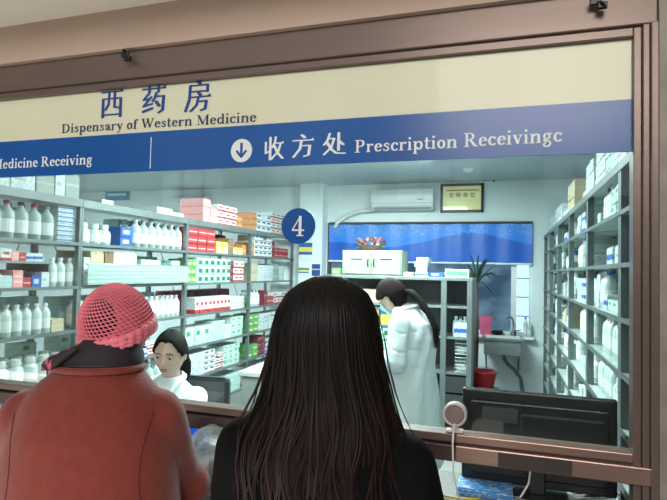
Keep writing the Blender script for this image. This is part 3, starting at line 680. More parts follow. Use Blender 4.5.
# ------------------------------------------------------------------ back wall
M['winwhite'] = mat('white_window_profile', (.8, .84, .85, 1), .4, noise_amt=.02)
M['brownprof'] = mat('brown_window_profile', (.10, .07, .055, 1), .4)
win = empty('window_1', ((WX0 + WX1) / 2, BY, (WZ0 + WZ1) / 2), kind='structure')
wcx, wcz = (WX0 + WX1) / 2, (WZ0 + WZ1) / 2
def wpart(name, x0, x1, y0, y1, z0, z1, m, parent=None):
    bm = bmesh.new(); box(bm, x0 - wcx, x1 - wcx, y0 - BY, y1 - BY, z0 - wcz, z1 - wcz); return obj(name, bm, m, parent or win)
wpart('window_frame', WX0, WX1, BY + .005, BY + .06, WZ1 - .035, WZ1, M['brownprof'])
wpart('window_frame', WX0, WX0 + .035, BY + .005, BY + .06, WZ0, WZ1, M['brownprof'])
wpart('window_frame', WX1 - .03, WX1, BY + .02, BY + .08, WZ0, WZ1, M['winwhite'])
wpart('window_frame', WX0, WX1, BY + .02, BY + .08, WZ0, WZ0 + .04, M['winwhite'])
xm = at(511, 300, BY).x
wpart('mullion', xm, xm + .06, BY + .02, BY + .08, WZ0, WZ1, M['winwhite'])
wpart('window_pane', WX0, WX1, BY + .045, BY + .05, WZ0, WZ1, pane_glass('window_glass', (.55, .66, .75, 1), .5))
wpart('windowsill', WX0 - .02, WX1 + .02, BY - .10, BY + .03, WZ0 - .03, WZ0, M['winwhite'])
for k in range(5):
    zz = WZ0 + (k + 1) * (WZ1 - WZ0) / 6
    bm = bmesh.new(); tube(bm, [(xm + .06 - wcx, .09, zz - wcz), (WX1 - wcx, .09, zz - wcz)], .006, 6); obj('guard_bar', bm, M['winwhite'], win)
# outside: courtyard wall + bright daylight
def outside_mat():
    m, nt, b = newmat('outdoor_view'); N, L = nt.nodes, nt.links; N.remove(b)
    tc = N.new('ShaderNodeTexCoord'); nz = N.new('ShaderNodeTexNoise'); nz.inputs['Scale'].default_value = 3; nz.inputs['Detail'].default_value = 6; L.new(tc.outputs['Object'], nz.inputs['Vector'])
    cr = N.new('ShaderNodeValToRGB'); L.new(nz.outputs['Fac'], cr.inputs[0])
    cr.color_ramp.elements[0].position = .40; cr.color_ramp.elements[0].color = (.16, .23, .30, 1); cr.color_ramp.elements[1].position = .66; cr.color_ramp.elements[1].color = (.62, .72, .80, 1)
    e = N.new('ShaderNodeEmission'); L.new(cr.outputs[0], e.inputs[0]); e.inputs[1].default_value = 1.0; L.new(e.outputs[0], N['Material Output'].inputs[0]); return m
cx_ = at(513, 300, BY + 1.05).x
slab('wall_courtyard', -4, cx_, BY + 1.0, BY + 1.05, 0, 4, outside_mat())
slab('wall_courtyard_lit', cx_, 4, BY + 1.05, BY + 1.1, 0, 4, emis('bright_outdoor_light', (.95, .95, 1, 1), 3.0))
# blue patterned blind in the upper half of the window
def blind_mat():
    m, nt, b = newmat('blue_blind_print'); N, L = nt.nodes, nt.links
    tc = N.new('ShaderNodeTexCoord'); sp = N.new('ShaderNodeSeparateXYZ'); L.new(tc.outputs['Generated'], sp.inputs[0])
    mp = N.new('ShaderNodeMapping'); mp.inputs['Scale'].default_value = (1.6, 0, .0); L.new(tc.outputs['Generated'], mp.inputs[0])
    nz = N.new('ShaderNodeTexNoise'); nz.inputs['Scale'].default_value = 1.3; nz.inputs['Detail'].default_value = 0; L.new(mp.outputs[0], nz.inputs['Vector'])
    ad = N.new('ShaderNodeMath'); ad.operation = 'SUBTRACT'; L.new(sp.outputs[2], ad.inputs[0]); L.new(nz.outputs['Fac'], ad.inputs[1])
    cr = N.new('ShaderNodeValToRGB'); L.new(ad.outputs[0], cr.inputs[0])
    cr.color_ramp.elements[0].position = 0; cr.color_ramp.elements[0].color = (.012, .09, .42, 1)
    e = cr.color_ramp.elements.new(.03); e.color = (.025, .18, .66, 1); cr.color_ramp.elements[-1].position = .5; cr.color_ramp.elements[-1].color = (.05, .20, .56, 1)
    n2 = N.new('ShaderNodeTexNoise'); n2.inputs['Scale'].default_value = 14; n2.inputs['Detail'].default_value = 4; mp2 = N.new('ShaderNodeMapping'); mp2.inputs['Scale'].default_value = (2.4, 1, 1); L.new(tc.outputs['Generated'], mp2.inputs[0]); L.new(mp2.outputs[0], n2.inputs['Vector'])
    g = N.new('ShaderNodeMath'); g.operation = 'GREATER_THAN'; g.inputs[1].default_value = .57; L.new(n2.outputs['Fac'], g.inputs[0])
    g2 = N.new('ShaderNodeMath'); g2.operation = 'GREATER_THAN'; g2.inputs[1].default_value = .68; L.new(sp.outputs[2], g2.inputs[0])
    g3 = N.new('ShaderNodeMath'); g3.operation = 'MULTIPLY'; L.new(g.outputs[0], g3.inputs[0]); L.new(g2.outputs[0], g3.inputs[1])
    g4 = N.new('ShaderNodeMath'); g4.operation = 'MULTIPLY'; g4.inputs[1].default_value = .3; L.new(g3.outputs[0], g4.inputs[0])
    mx = N.new('ShaderNodeMixRGB'); L.new(g4.outputs[0], mx.inputs[0]); L.new(cr.outputs[0], mx.inputs[1]); mx.inputs[2].default_value = (.30, .45, .72, 1)
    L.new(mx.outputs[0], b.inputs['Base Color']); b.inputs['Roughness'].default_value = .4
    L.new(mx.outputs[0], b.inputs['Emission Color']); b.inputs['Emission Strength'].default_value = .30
    return m
bl = empty('roller_blind', (wcx, BY - .03, WZ1), label='wide blue patterned blind drawn over the upper part of the window', cat='blind')
bz = at(430, 262.5, BY - .04).z
bm = bmesh.new(); n = 60; xs0, xs1 = WX0 + .03, WX1 - .005; prev = None
for k in range(n + 1):
    x = xs0 + (xs1 - xs0) * k / n - wcx; y = .008 * math.sin(k * .9) ; a = bm.verts.new((x, y, -.02)); b_ = bm.verts.new((x, y * 1.2, bz - WZ1))
    if prev: bm.faces.new((prev[0], a, b_, prev[1]))
    prev = (a, b_)
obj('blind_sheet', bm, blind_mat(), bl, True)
bm = bmesh.new(); tube(bm, [(xs0 - wcx, -.0, -.015), (xs1 - wcx, 0, -.015)], .016, 8); obj('roller', bm, M['brownprof'], bl)
bm = bmesh.new(); tube(bm, [(xs0 - wcx, -.0, bz - WZ1), (xs1 - wcx, 0, bz - WZ1)], .012, 8); obj('bottom_bar', bm, M['white'], bl)
# air conditioners
M['acwhite'] = mat('air_conditioner_plastic', (.74, .80, .82, 1), .35, noise_amt=.02); M['acgrey'] = mat('grey_vent_slot', (.28, .33, .35, 1), .5)
def aircon(px0, px1, py0, py1, label, pipe=True):
    a = at(px0, (py0 + py1) / 2, BY - .1); b_ = at(px1, (py0 + py1) / 2, BY - .1); zt = at((px0 + px1) / 2, py0, BY - .2).z; zb = at((px0 + px1) / 2, py1, BY - .2).z
    w = b_.x - a.x; h = zt - zb; o = empty('air_conditioner', (a.x + w / 2, BY, zb), label=label, cat='air conditioner')
    bm = bmesh.new(); prof = [(0, 0), (-.14, .0), (-.19, .05), (-.20, h * .7), (-.17, h), (0, h)]
    f0 = [bm.verts.new((-w / 2, y, z)) for y, z in prof]; f1 = [bm.verts.new((w / 2, y, z)) for y, z in prof]
    bm.faces.new(f0); bm.faces.new(f1)
    for k in range(6): bm.faces.new((f0[k], f0[(k + 1) % 6], f1[(k + 1) % 6], f1[k]))
    bmesh.ops.recalc_face_normals(bm, faces=bm.faces[:]); bmesh.ops.bevel(bm, geom=bm.edges[:], offset=.008, segments=2, affect='EDGES')
    obj('casing', bm, M['acwhite'], o)
    bm = bmesh.new(); box(bm, -w * .46, w * .46, -.188, -.15, .012, .03); obj('vent_flap', bm, M['acgrey'], o)
    bm = bmesh.new(); box(bm, -w / 2 + .004, w / 2 - .004, -.203, -.198, h * .30, h * .315); obj('panel_seam', bm, M['acgrey'], o)
    bm = bmesh.new(); box(bm, w * .25, w * .34, -.204, -.2, h * .45, h * .5); obj('display', bm, M['acgrey'], o)
    return o
ac = aircon(373, 434, 188.5, 209.5, 'white wall air conditioner beside the gold framed certificate')
bm = bmesh.new(); q = [at(374, 210, BY - .06), at(360, 211, BY - .05), at(347, 216, BY - .05), at(338, 222, BY - .04), at(335, 228, BY - .03)]
q = [Vector(p) - ac.location for p in q]; tube(bm, q, .028, 10); obj('pipe', bm, M['acwhite'], ac, True)
aircon(168, 208, 197, 216, 'white wall air conditioner above the left racks')
# blue notice board and ceiling-height lamp far left
a, b_ = at(106, 190, BY - .01), at(129, 200, BY - .01)
o = empty('wall_sign', ((a.x + b_.x) / 2, BY, (a.z + b_.z) / 2), label='blue wall panel high on the back wall at far left', cat='sign')
hw, hh = (b_.x - a.x) / 2, (a.z - b_.z) / 2
M['paleblue'] = mat('light_blue_panel', (.20, .42, .60, 1), .5)
bm = bmesh.new(); box(bm, -hw, hw, -.02, 0, -hh, hh, .004); obj('panel', bm, M['paleblue'], o); bm = bmesh.new(); box(bm, -hw * .8, hw * .8, -.024, -.02, -hh * .2, hh * .3); obj('text_strip', bm, M['white'], o)
# certificate
a, b_ = at(440.5, 184, BY - .03), at(483.5, 212, BY - .03)
o = empty('framed_certificate', ((a.x + b_.x) / 2, BY, (a.z + b_.z) / 2), label='gold certificate in a dark frame on the back wall', cat='certificate')
hw, hh = (b_.x - a.x) / 2, (a.z - b_.z) / 2
M['gold'] = mat('pale_gold_plate', (.95, .88, .42, 1), .35, noise_amt=.12, nscale=4, coat=.3, emit=.12)  # slight emission puts the bright light on the plate into its colour
bm = bmesh.new(); box(bm, -hw, hw, -.03, 0, hh - .03, hh, .003); box(bm, -hw, hw, -.03, 0, -hh, -hh + .03, .003); box(bm, -hw, -hw + .03, -.03, 0, -hh, hh, .003); box(bm, hw - .03, hw, -.03, 0, -hh, hh, .003)
obj('frame', bm, M['dark'], o); bm = bmesh.new(); box(bm, -hw + .028, hw - .028, -.018, 0, -hh + .028, hh - .028); pl = obj('gold_plate', bm, M['gold'], o)
M['inkred'] = mat('dark_certificate_ink', (.30, .16, .04, 1), .5)
def font(name, s, size, parent, loc, m):
    cu = bpy.data.curves.new(name, 'FONT'); cu.body = s; cu.size = size; cu.align_x = 'CENTER'; cu.align_y = 'CENTER'; cu.extrude = .0005; cu.offset = size * .012; cu.space_character = 1.7
    t = bpy.data.objects.new(name, cu); COL.objects.link(t); t.rotation_euler = (PI / 2, 0, 0); t.location = loc; t.parent = parent; cu.materials.append(m)
    dg = bpy.context.evaluated_depsgraph_get(); dg.update(); me = bpy.data.meshes.new_from_object(t.evaluated_get(dg)); n = bpy.data.objects.new(name, me); COL.objects.link(n)
    n.rotation_euler = t.rotation_euler; n.location = loc; n.parent = parent; bpy.data.objects.remove(t); return n
font('lettering', '文明单位', .062, o, (0, -.0195, .03), M['inkred'])
bm = bmesh.new(); box(bm, -hw * .72, hw * .78, -.0195, -.0185, hh * .50, hh * .57); obj('text_line', bm, M['inkred'], o)
# smoke detector
c = at(468, 168.5, 5.2); d = ray(468, 168.5); c = CAM + d * ((CZ - CAM.z) / d.z)
o = empty('smoke_detector', (c.x, c.y, CZ), label='small round detector on the ceiling above the certificate', cat='detector')
bm = bmesh.new(); lathe(bm, [(.05, 0), (.05, -.015), (.035, -.03), (.02, -.04)], 16); obj('housing', bm, M['white'], o)
c = at(494, 180, BY - .02)
o = empty('wall_hook', (c.x, BY, c.z), label='small dark hook on the wall to the right above the certificate', cat='hook')
bm = bmesh.new(); box(bm, -.012, .012, -.01, 0, -.02, .02, .002); tube(bm, [(0, -.01, 0), (0, -.05, -.01), (0, -.06, .015)], .008, 6); obj('hook_body', bm, M['dark'], o)
# posters on the column
M['posteryellow'] = boxmat('blue_yellow_poster', (.75, .8, .78, 1), [(.62, .8, BL), (.42, .62, (.8, .72, .12, 1)), (.3, .42, BL)])
M['posterblue'] = boxmat('dark_blue_poster', (.03, .07, .25, 1), [(.5, .6, (.5, .6, .7, 1))])
for q, m_, lb in (((298, 312, 238, 262), 'posteryellow', 'small blue and yellow striped notice on the column'), ((312, 320, 264, 276), 'posterblue', 'small dark blue notice low on the column'), ((298, 309, 266, 276), 'posteryellow', 'lower small notice on the column beside the dark blue one')):
    a, b_ = at(q[0], q[2], BY - .2), at(q[1], q[3], BY - .2)
    a.x = max(a.x, p0 + .004)
    bm = bmesh.new(); hw, hh = (b_.x - a.x) / 2, (a.z - b_.z) / 2; box(bm, -hw, hw, -.004, 0, -hh, hh); box(bm, -hw, hw, -.006, -.004, hh - .008, hh)
    tag(obj('notice', bm, M[m_], None, loc=((a.x + b_.x) / 2, BY - .2, (a.z + b_.z) / 2)), lb, 'notice')

# ------------------------------------------------------------------ middle of the room: dark open shelving with cabinet on top
SY = 5.0
sx0, sx1 = at(331, 276, SY).x, at(473, 276, SY).x
stz = at(430, 277, SY).z
sh = empty('shelving_unit', ((sx0 + sx1) / 2, SY + .2, 0), label='dark steel open shelving unit below the window', cat='shelving')
scx, scy = (sx0 + sx1) / 2, SY + .2
def shp(name, x0, x1, y0, y1, z0, z1, m, bev=0):
    bm = bmesh.new(); box(bm, x0 - scx, x1 - scx, y0 - scy, y1 - scy, z0, z1, bev); return obj(name, bm, m, sh)
xa, xb = at(441, 300, SY).x, at(453, 300, SY).x
shp('top_shelf', sx0, sx1, SY, SY + .4, stz - .03, stz, M['steel'], .003)
for z in (.35, .70, 1.02, 1.30): shp('shelf', sx0 + .02, sx1 - .02, SY + .01, SY + .39, z - .02, z, M['steel'])
for x in (sx0, xa, sx1 - .05): shp('post', x, x + .05, SY - .004, SY + .03, 0, stz - .03, M['shelfedge'])
for x in (sx0, sx1 - .04): shp('post', x, x + .04, SY + .36, SY + .40, 0, stz - .03, M['shelfedge'])
shp('back_panel', sx0 + .03, sx1 - .03, SY + .385, SY + .395, .1, stz - .03, M['darkmetal'])
shp('drawer_front', xa + .05, sx1 - .05, SY - .003, SY + .01, .36, .50, M['darkmetal']); shp('drawer_front', xa + .05, sx1 - .05, SY - .003, SY + .01, .52, .66, M['darkmetal'])
shp('side_panel', sx1 - .006, sx1 + .012, SY - .01, SY + .40, 0, stz - .02, M['darkmetal'])
# cabinet on top
M['cabinet'] = mat('pale_grey_green_cabinet', (.27, .31, .24, 1), .5, noise_amt=.04)
a, b_ = at(342, 250, SY + .03), at(401.5, 277, SY + .03)
cb = empty('wall_cabinet', ((a.x + b_.x) / 2, SY + .2, stz), label='pale grey-green two-door cabinet standing on the dark shelving', cat='cabinet')
hw, hc = (b_.x - a.x) / 2, a.z - stz
bm = bmesh.new(); box(bm, -hw, hw, -.155, .18, .001, hc, .004); obj('carcass', bm, M['cabinet'], cb)
for s in (-1, 1):
    bm = bmesh.new(); box(bm, min(s * .004, s * (hw - .012)), max(s * .004, s * (hw - .012)), -.172, -.155, .014, hc - .012, .003); d = obj('door', bm, M['cabinet'], cb)
    bm = bmesh.new(); tube(bm, [(s * .03, -.172, hc * .36), (s * .03, -.195, hc * .40), (s * .03, -.195, hc * .62), (s * .03, -.172, hc * .66)], .006, 6); obj('handle', bm, M['dark'], d)
    bm = bmesh.new(); box(bm, s * hw * .5 - .06, s * hw * .5 + .06, -.1735, -.172, hc * .62, hc * .66); obj('vent_slot', bm, M['dark'], d)
# flowers on the cabinet
M['petalred'] = mat('dark_red_petals', (.06, .008, .015, 1), .6); M['petalpink'] = mat('pale_pink_petals', (.18, .09, .11, 1), .6); M['leaf'] = mat('dark_leaf', (.03, .09, .035, 1), .5)
M['basket'] = mat('brown_flower_basket', (.12, .07, .05, 1), .7)
fl = empty('flower_arrangement', (at(370, 250, SY + .15).x, SY + .16, stz + hc + .001), label='dark red and pink artificial flowers in a low basket on the cabinet', cat='flowers')
bm = bmesh.new(); lathe(bm, [(.08, 0), (.10, .01), (.12, .05), (.11, .05), (.09, .02)], 20); obj('basket', bm, M['basket'], fl)
random.seed(3)
for nm, mm, cnt in (('red_blossoms', 'petalred', 22), ('pink_blossoms', 'petalpink', 14)):
    bm = bmesh.new()
    for k in range(cnt):
        a = random.random() * 2 * PI; rr = random.random() ** .5 * .15; cx_, cy_, cz_ = rr * math.cos(a), rr * .5 * math.sin(a), .06 + random.random() * .05 + (.15 - rr) * .15
        for p in range(5):
            t = p * 2 * PI / 5 + k; tip = Vector((math.cos(t) * .022, math.sin(t) * .010 - .008, math.sin(t) * .022))
            c0 = Vector((cx_, cy_, cz_)); u = tip.cross(Vector((0, 1, 0))).normalized() * .010
            v = [bm.verts.new(c0), bm.verts.new(c0 + tip * .6 + u), bm.verts.new(c0 + tip), bm.verts.new(c0 + tip * .6 - u)]; bm.faces.new(v)
    obj(nm, bm, M[mm], fl)
bm = bmesh.new()
for k in range(30):
    a = random.random() * 2 * PI; rr = .05 + random.random() * .12; c0 = Vector((rr * math.cos(a) * .6, rr * .3 * math.sin(a), .045)); tip = Vector((math.cos(a) * .08, math.sin(a) * .03 - .02, random.random() * .06 - .02)); u = Vector((-.3 * tip.z, 0, .3 * tip.x)) * .4
    v = [bm.verts.new(c0), bm.verts.new(c0 + tip * .5 + u), bm.verts.new(c0 + tip), bm.verts.new(c0 + tip * .5 - u)]; bm.faces.new(v)
obj('leaves', bm, M['leaf'], fl)
# things on and in the shelving
def put_at(kind, q, Y, z, dp, label, name='storage_box', group=None):
    """front face spans pixel box q (x0,x1,ytop) at depth Y, base at height z"""
    a, b_ = at(q[0], q[2], Y), at(q[1], q[2], Y)
    o = put_carton(kind, (a.x + b_.x) / 2, Y + dp / 2, z + .001, 1, 1, 1, label, group, name); w = b_.x - a.x
    o.rotation_euler = (0, 0, -PI / 2); o.scale = (dp, w, max(.01, a.z - z)); return o
for k, (x0, x1) in enumerate(((415, 428), (416, 427), (414.5, 427.5), (416.5, 428.5))):
    put_at(['whiteblue', 'white', 'teal', 'white'][k], (x0, x1, 272.0 - 5 * k), SY + .06, stz + .046 * k, .2, ['white and blue box at the foot of the short stack beside the cabinet', 'second white box up in the short stack beside the cabinet', 'teal-lined third box of the short stack beside the cabinet', 'topmost white box of the short stack beside the cabinet'][k]).scale[2] = .044
M['greenbox'] = cmat('green_windowed_box', (.70, .80, .72, 1), [(.2, .75, (.15, .5, .22, 1), .06, .94)], print_c=None)
BM_['greenwin'] = M['greenbox']; NAMEC['greenwin'] = 'green'
put_at('greenwin', (445, 469, 269), SY + .05, stz, .2, 'long white and green box on the right end of the dark shelving')
put_at('blue', (428.5, 443.5, 272), SY + .08, stz, .2, 'low blue box on the shelving top left of the green box')
put_at('white', (403.5, 413, 272), SY + .08, stz, .2, 'low white box right beside the grey-green cabinet')
put_at('green', (327 + 5, 341, 268), SY + .06, stz, .2, 'green box left of the grey-green cabinet')
put_at('beige', (360, 383, 289), SY + .05, 1.30, .25, 'tan carton on the upper level of the dark shelving', 'cardboard_carton')
put_at('beige', (360, 379, 306), SY + .04, 1.02, .25, 'tan carton on the middle level of the dark shelving', 'cardboard_carton')
for i, (x0, yt) in enumerate(((454, 311), (458.5, 306), (463, 313))):
    pa = at(x0 + 2, 330, SY + .12); put_bottle('tall', pa.x, SY + .12, 1.021, ['white', 'blue', 'white'][i], ['pale bottle left in a row of three in the dark shelving', 'blue capped bottle between two pale ones in the dark shelving', 'pale bottle right in a row of three in the dark shelving'][i], None)
put_at('whiteblue', (454, 469, 323), SY + .02, 1.021, .05, 'low pale blue box in front of three bottles in the dark shelving')
# wire baskets
M['wire'] = mat('grey_basket_wire', (.33, .38, .38, 1), .4, metal=.4)
for k, z in enumerate((.70, .86)):
    a, b_ = at(455, 350, SY + .02).x, at(469, 350, SY + .02).x
    o = empty('wire_basket', ((a + b_) / 2, SY + .17, z + .001), label=['lower grey wire basket in the dark shelving', 'upper grey wire basket in the dark shelving'][k], cat='basket')
    w = (b_ - a) / 2; bm = bmesh.new()
    for j in range(5): zz = .004 + j * .032; tube(bm, [(-w, -.14, zz), (w, -.14, zz), (w, .14, zz), (-w, .14, zz), (-w, -.14, zz)], .0035, 5)
    for j in range(7): xx = -w + 2 * w * j / 6; tube(bm, [(xx, -.14, .13), (xx, -.14, .004), (xx, .14, .004), (xx, .14, .13)], .0025, 5)
    obj('basket_wires', bm, M['wire'], o); bm = bmesh.new(); box(bm, -w * .8, w * .8, -.12, .12, .008, .06, .004); obj('contents', bm, M['white'], o)

# plant, sink, bins by the window
def leaf_strip(bm, base, tip, w, sag):
    base, tip = Vector(base), Vector(tip); n = 8; prev = None; d = (tip - base); side = d.cross(Vector((0, .3, 1))).normalized()
    for k in range(n + 1):
        t = k / n; p = base + d * t + Vector((0, 0, sag * t * (1 - t) * 4 - .0)); ww = w * math.sin(PI * min(1, .15 + t * .85)) 
        a = bm.verts.new(p + side * ww); b_ = bm.verts.new(p - side * ww)
        if prev: bm.faces.new((prev[0], a, b_, prev[1]))
        prev = (a, b_)
c = at(476, 272, 5.9)
M['plantleaf'] = mat('dark_green_strap_leaf', (.035, .075, .05, 1), .5)
o = empty('spider_plant', (c.x, 5.9, 0), label='tall dark strap-leaved plant in a pot before the window', cat='plant')
bm = bmesh.new(); lathe(bm, [(.09, 0), (.12, .02), (.14, .24), (.15, .24), (.15, .27), (.13, .27)], 20); obj('pot', bm, M['dark'], o)
bm = bmesh.new(); tube(bm, [(0, 0, .22), (.02, 0, .9), (.01, 0, 1.52)], [.02, .018, .014], 8); obj('stem', bm, M['basket'], o)
bm = bmesh.new()
for k in range(34):
    a = k * 2.4; L_ = .24 + .16 * random.random(); el = random.uniform(-.8, 1.1)
    leaf_strip(bm, (.01, 0, 1.46 + random.random() * .12), (.01 + L_ * math.cos(a) * math.cos(el), L_ * math.sin(a) * math.cos(el) * .7, 1.50 + L_ * math.sin(el)), .011, .05)
obj('leaves', bm, M['plantleaf'], o)
M['pinkbin'] = mat('pink_plastic', (.72, .12, .25, 1), .45); M['redbin'] = mat('red_plastic', (.55, .03, .04, 1), .4, spec=.6)
a, b_ = at(479.5, 317, BY - .08), at(492, 330, BY - .08)
sz = WZ0 + .001
w = (b_.x - a.x) / 2
o = empty('plastic_tub', ((a.x + b_.x) / 2, BY - .05, sz), label='small pink plastic tub on the windowsill', cat='tub')
w = min(w, .085); hgt = a.z - sz
def tub(bm, w, d, h, t=.006):
    vs = []
    for ww, z in ((w * .85, 0), (w, h), (w + .006, h), (w + .006, h + .008), (w - t, h + .008), (w * .85 - t, t)):
        dd = ww / w * d; vs.append([bm.verts.new((sx * ww, sy * dd, z)) for sx, sy in ((-1, -1), (1, -1), (1, 1), (-1, 1))])
    for a, b in zip(vs, vs[1:]):
        for k in range(4): bm.faces.new((a[k], a[(k + 1) % 4], b[(k + 1) % 4], b[k]))
    bm.faces.new(vs[0]); bm.faces.new(vs[-1])
bm = bmesh.new(); tub(bm, w, .045, hgt); obj('tub_body', bm, M['pinkbin'], o)
a = at(497.5, 327, BY - .05)
o = empty('soap_dish', (a.x, BY - .05, sz), label='low black dish on the windowsill beside the pink tub', cat='dish')
bm = bmesh.new(); lathe(bm, [(.035, 0), (.055, .01), (.065, .05), (.058, .05), (.03, .014)], 18); obj('dish', bm, M['dark'], o)
for i, (px, hh, cc, lb) in enumerate(((525.5, .22, 'blue', 'blue capped bottle on the right end of the windowsill'), (529.5, .16, 'white', 'short white bottle at the extreme right of the windowsill'))):
    p = at(px, 330, BY - .05); b_ = put_bottle('tall', p.x, BY - .05, sz, cc, lb, None); b_.scale = (.8, .8, hh / .18)
# sink
sk0, sk1 = at(482, 340, BY - .25).x, at(523, 340, BY - .25).x; skz = at(500, 338.5, BY - .4).z
o = empty('sink', ((sk0 + sk1) / 2, BY, skz), label='steel wall sink with a gooseneck tap under the window', cat='sink')
w = (sk1 - sk0) / 2; bm = bmesh.new()
box(bm, -w, w, -.42, -.39, -.02, 0); box(bm, -w, w, -.03, -.003, -.02, .0); box(bm, -w, -w + .03, -.39, -.03, -.02, 0); box(bm, w - .03, w, -.39, -.03, -.02, 0)
for q in ((-w + .025, w - .025, -.395, -.388), (-w + .025, w - .025, -.035, -.028)): box(bm, q[0], q[1], q[2], q[3], -.17, -.01)
for q in ((-w + .025, -w + .032), (w - .032, w - .025)): box(bm, q[0], q[1], -.39, -.03, -.17, -.01)
box(bm, -w + .025, w - .025, -.395, -.028, -.18, -.168); obj('basin', bm, M['steel'], o)
bm = bmesh.new(); tube(bm, [(.12, -.06, 0), (.12, -.06, .16), (.10, -.09, .21), (.05, -.15, .22), (.02, -.19, .18)], .010, 8); tube(bm, [(.12, -.06, .05), (.2, -.06, .07)], .008, 6); obj('tap', bm, M['steel'], o, True)
bm = bmesh.new(); tube(bm, [(.02, -.2, -.18), (.02, -.2, -.24), (.06, -.2, -.30), (.13, -.18, -.36), (.20, -.12, -.46), (.22, -.1, -.62), (.22, -.1, -.78)], .020, 8); obj('drain_pipe', bm, M['shelfedge'], o, True)
bm = bmesh.new()
for s in (-1, 1): tube(bm, [(s * w * .8, -.004, -.40), (s * w * .8, -.3, -.185)], .010, 6)
obj('bracket', bm, M['shelfedge'], o)
# red bucket on a stool
c = at(484, 388, 5.35)
o = empty('stool', (c.x, 5.35, 0), label='low grey stool under the red bucket', cat='stool')
tz = c.z; bm = bmesh.new(); lathe(bm, [(.14, tz - .03), (.15, tz - .025), (.15, tz - .003), (.14, tz)], 24); obj('seat', bm, M['shelfedge'], o)
for k in range(4):
    a = PI / 4 + k * PI / 2; bm = bmesh.new(); tube(bm, [(.10 * math.cos(a), .10 * math.sin(a), tz - .03), (.16 * math.cos(a), .16 * math.sin(a), 0)], .012, 8); obj('leg', bm, M['shelfedge'], o)
o = empty('bucket', (c.x, 5.35, tz + .001), label='red plastic bucket on a stool left of the sink pipe', cat='bucket')
bm = bmesh.new(); lathe(bm, [(.075, 0), (.085, .005), (.115, .15), (.122, .15), (.122, .165), (.11, .165), (.082, .02)], 28); obj('bucket_body', bm, M['redbin'], o, True)
bm = bmesh.new(); tube(bm, [(.118 * math.cos(t), -.02, .15 + .05 * math.sin(t)) for t in [PI * k / 12 for k in range(13)]], .003, 6); obj('handle', bm, M['steel'], o)

# work bench with white top (behind the long haired woman), pharmacist's bench
M['benchtop'] = mat('white_bench_laminate', (.72, .76, .74, 1), .35, noise_amt=.03); M['benchside'] = mat('grey_green_bench_side', (.34, .38, .36, 1), .6)
c0 = at(236, 371, 3.81); bz_ = c0.z
o = empty('low_cupboard', (c0.x + .5, 4.13, 0), label='white-topped grey cupboard between the left racks and the workbench', cat='cupboard')
bm = bmesh.new(); box(bm, -.48, .48, -.32, .32, bz_ - .035, bz_, .004); obj('worktop', bm, M['benchtop'], o)
bm = bmesh.new(); box(bm, -.46, .46, -.29, .30, .06, bz_ - .036); box(bm, -.45, .45, -.26, .28, 0, .06); cc = obj('carcass', bm, M['benchside'], o)
for k in range(3):
    bm = bmesh.new(); box(bm, -.455 + k * .305, -.155 + k * .305, -.306, -.29, .08, bz_ - .05, .002); d = obj('door', bm, M['benchside'], o)
    bm = bmesh.new(); box(bm, -.19 + k * .305, -.178 + k * .305, -.322, -.306, bz_ - .2, bz_ - .1); obj('handle', bm, M['steel'], d)
# central workbench
wbx0, wbx1 = -1.25, -.66; wbz = .98
wb_ = empty('workbench', (-.98, 3.38, 0), label='grey workbench where the standing pharmacist sorts medicines', cat='workbench')
bm = bmesh.new(); box(bm, -.22, .20, -.30, .40, wbz - .04, wbz, .004); obj('worktop', bm, M['benchtop'], wb_)
for sx in (-.20, .16):
    for sy in (-.28, .35): bm = bmesh.new(); box(bm, sx, sx + .035, sy, sy + .035, 0, wbz - .041); obj('leg', bm, M['shelfedge'], wb_)
bm = bmesh.new(); box(bm, -.19, .17, -.27, .37, .3, .32); obj('lower_shelf', bm, M['steel'], wb_)
a = at(380, 328, 3.62); b_ = at(399.5, 304, 3.62)
# raised stand for the blue-yellow carton
rz_ = a.z
o = put_carton('blueyellow', (a.x + b_.x) / 2, 3.70, rz_ + .001, .14, b_.x - a.x, b_.z - rz_, 'blue and yellow carton in front of the standing pharmacist', None, 'cardboard_carton', -PI / 2)
q0 = at(378, 345, 3.60).z
hx = (a.x + b_.x) / 2
n_ = 4; hh = (rz_ - wbz) / n_
for k in range(n_):
    put_carton(['white', 'teal', 'palegreen', 'whitegreen'][k], hx - .01, 3.70, wbz + .001 + k * hh, .18, .17, hh - .0015, ['white carton at the bottom of the workbench stack', 'teal carton second in the workbench stack', 'pale green carton third in the workbench stack', 'white and dark green carton under the blue and yellow one'][k], None, 'medicine_box', -PI / 2)
pa = at(384, 350, 3.25)
bm = bmesh.new()
for k in range(4): box(bm, -.10, .10, -.07, .07, k * .003, k * .003 + .0025, rot=Matrix.Rotation(.1 * k - .2, 3, 'Z'))
tag(obj('paper_stack', bm, M['white'], None, loc=(-.90, 3.22, wbz + .001)), 'loose white prescription sheets on the workbench', 'papers')

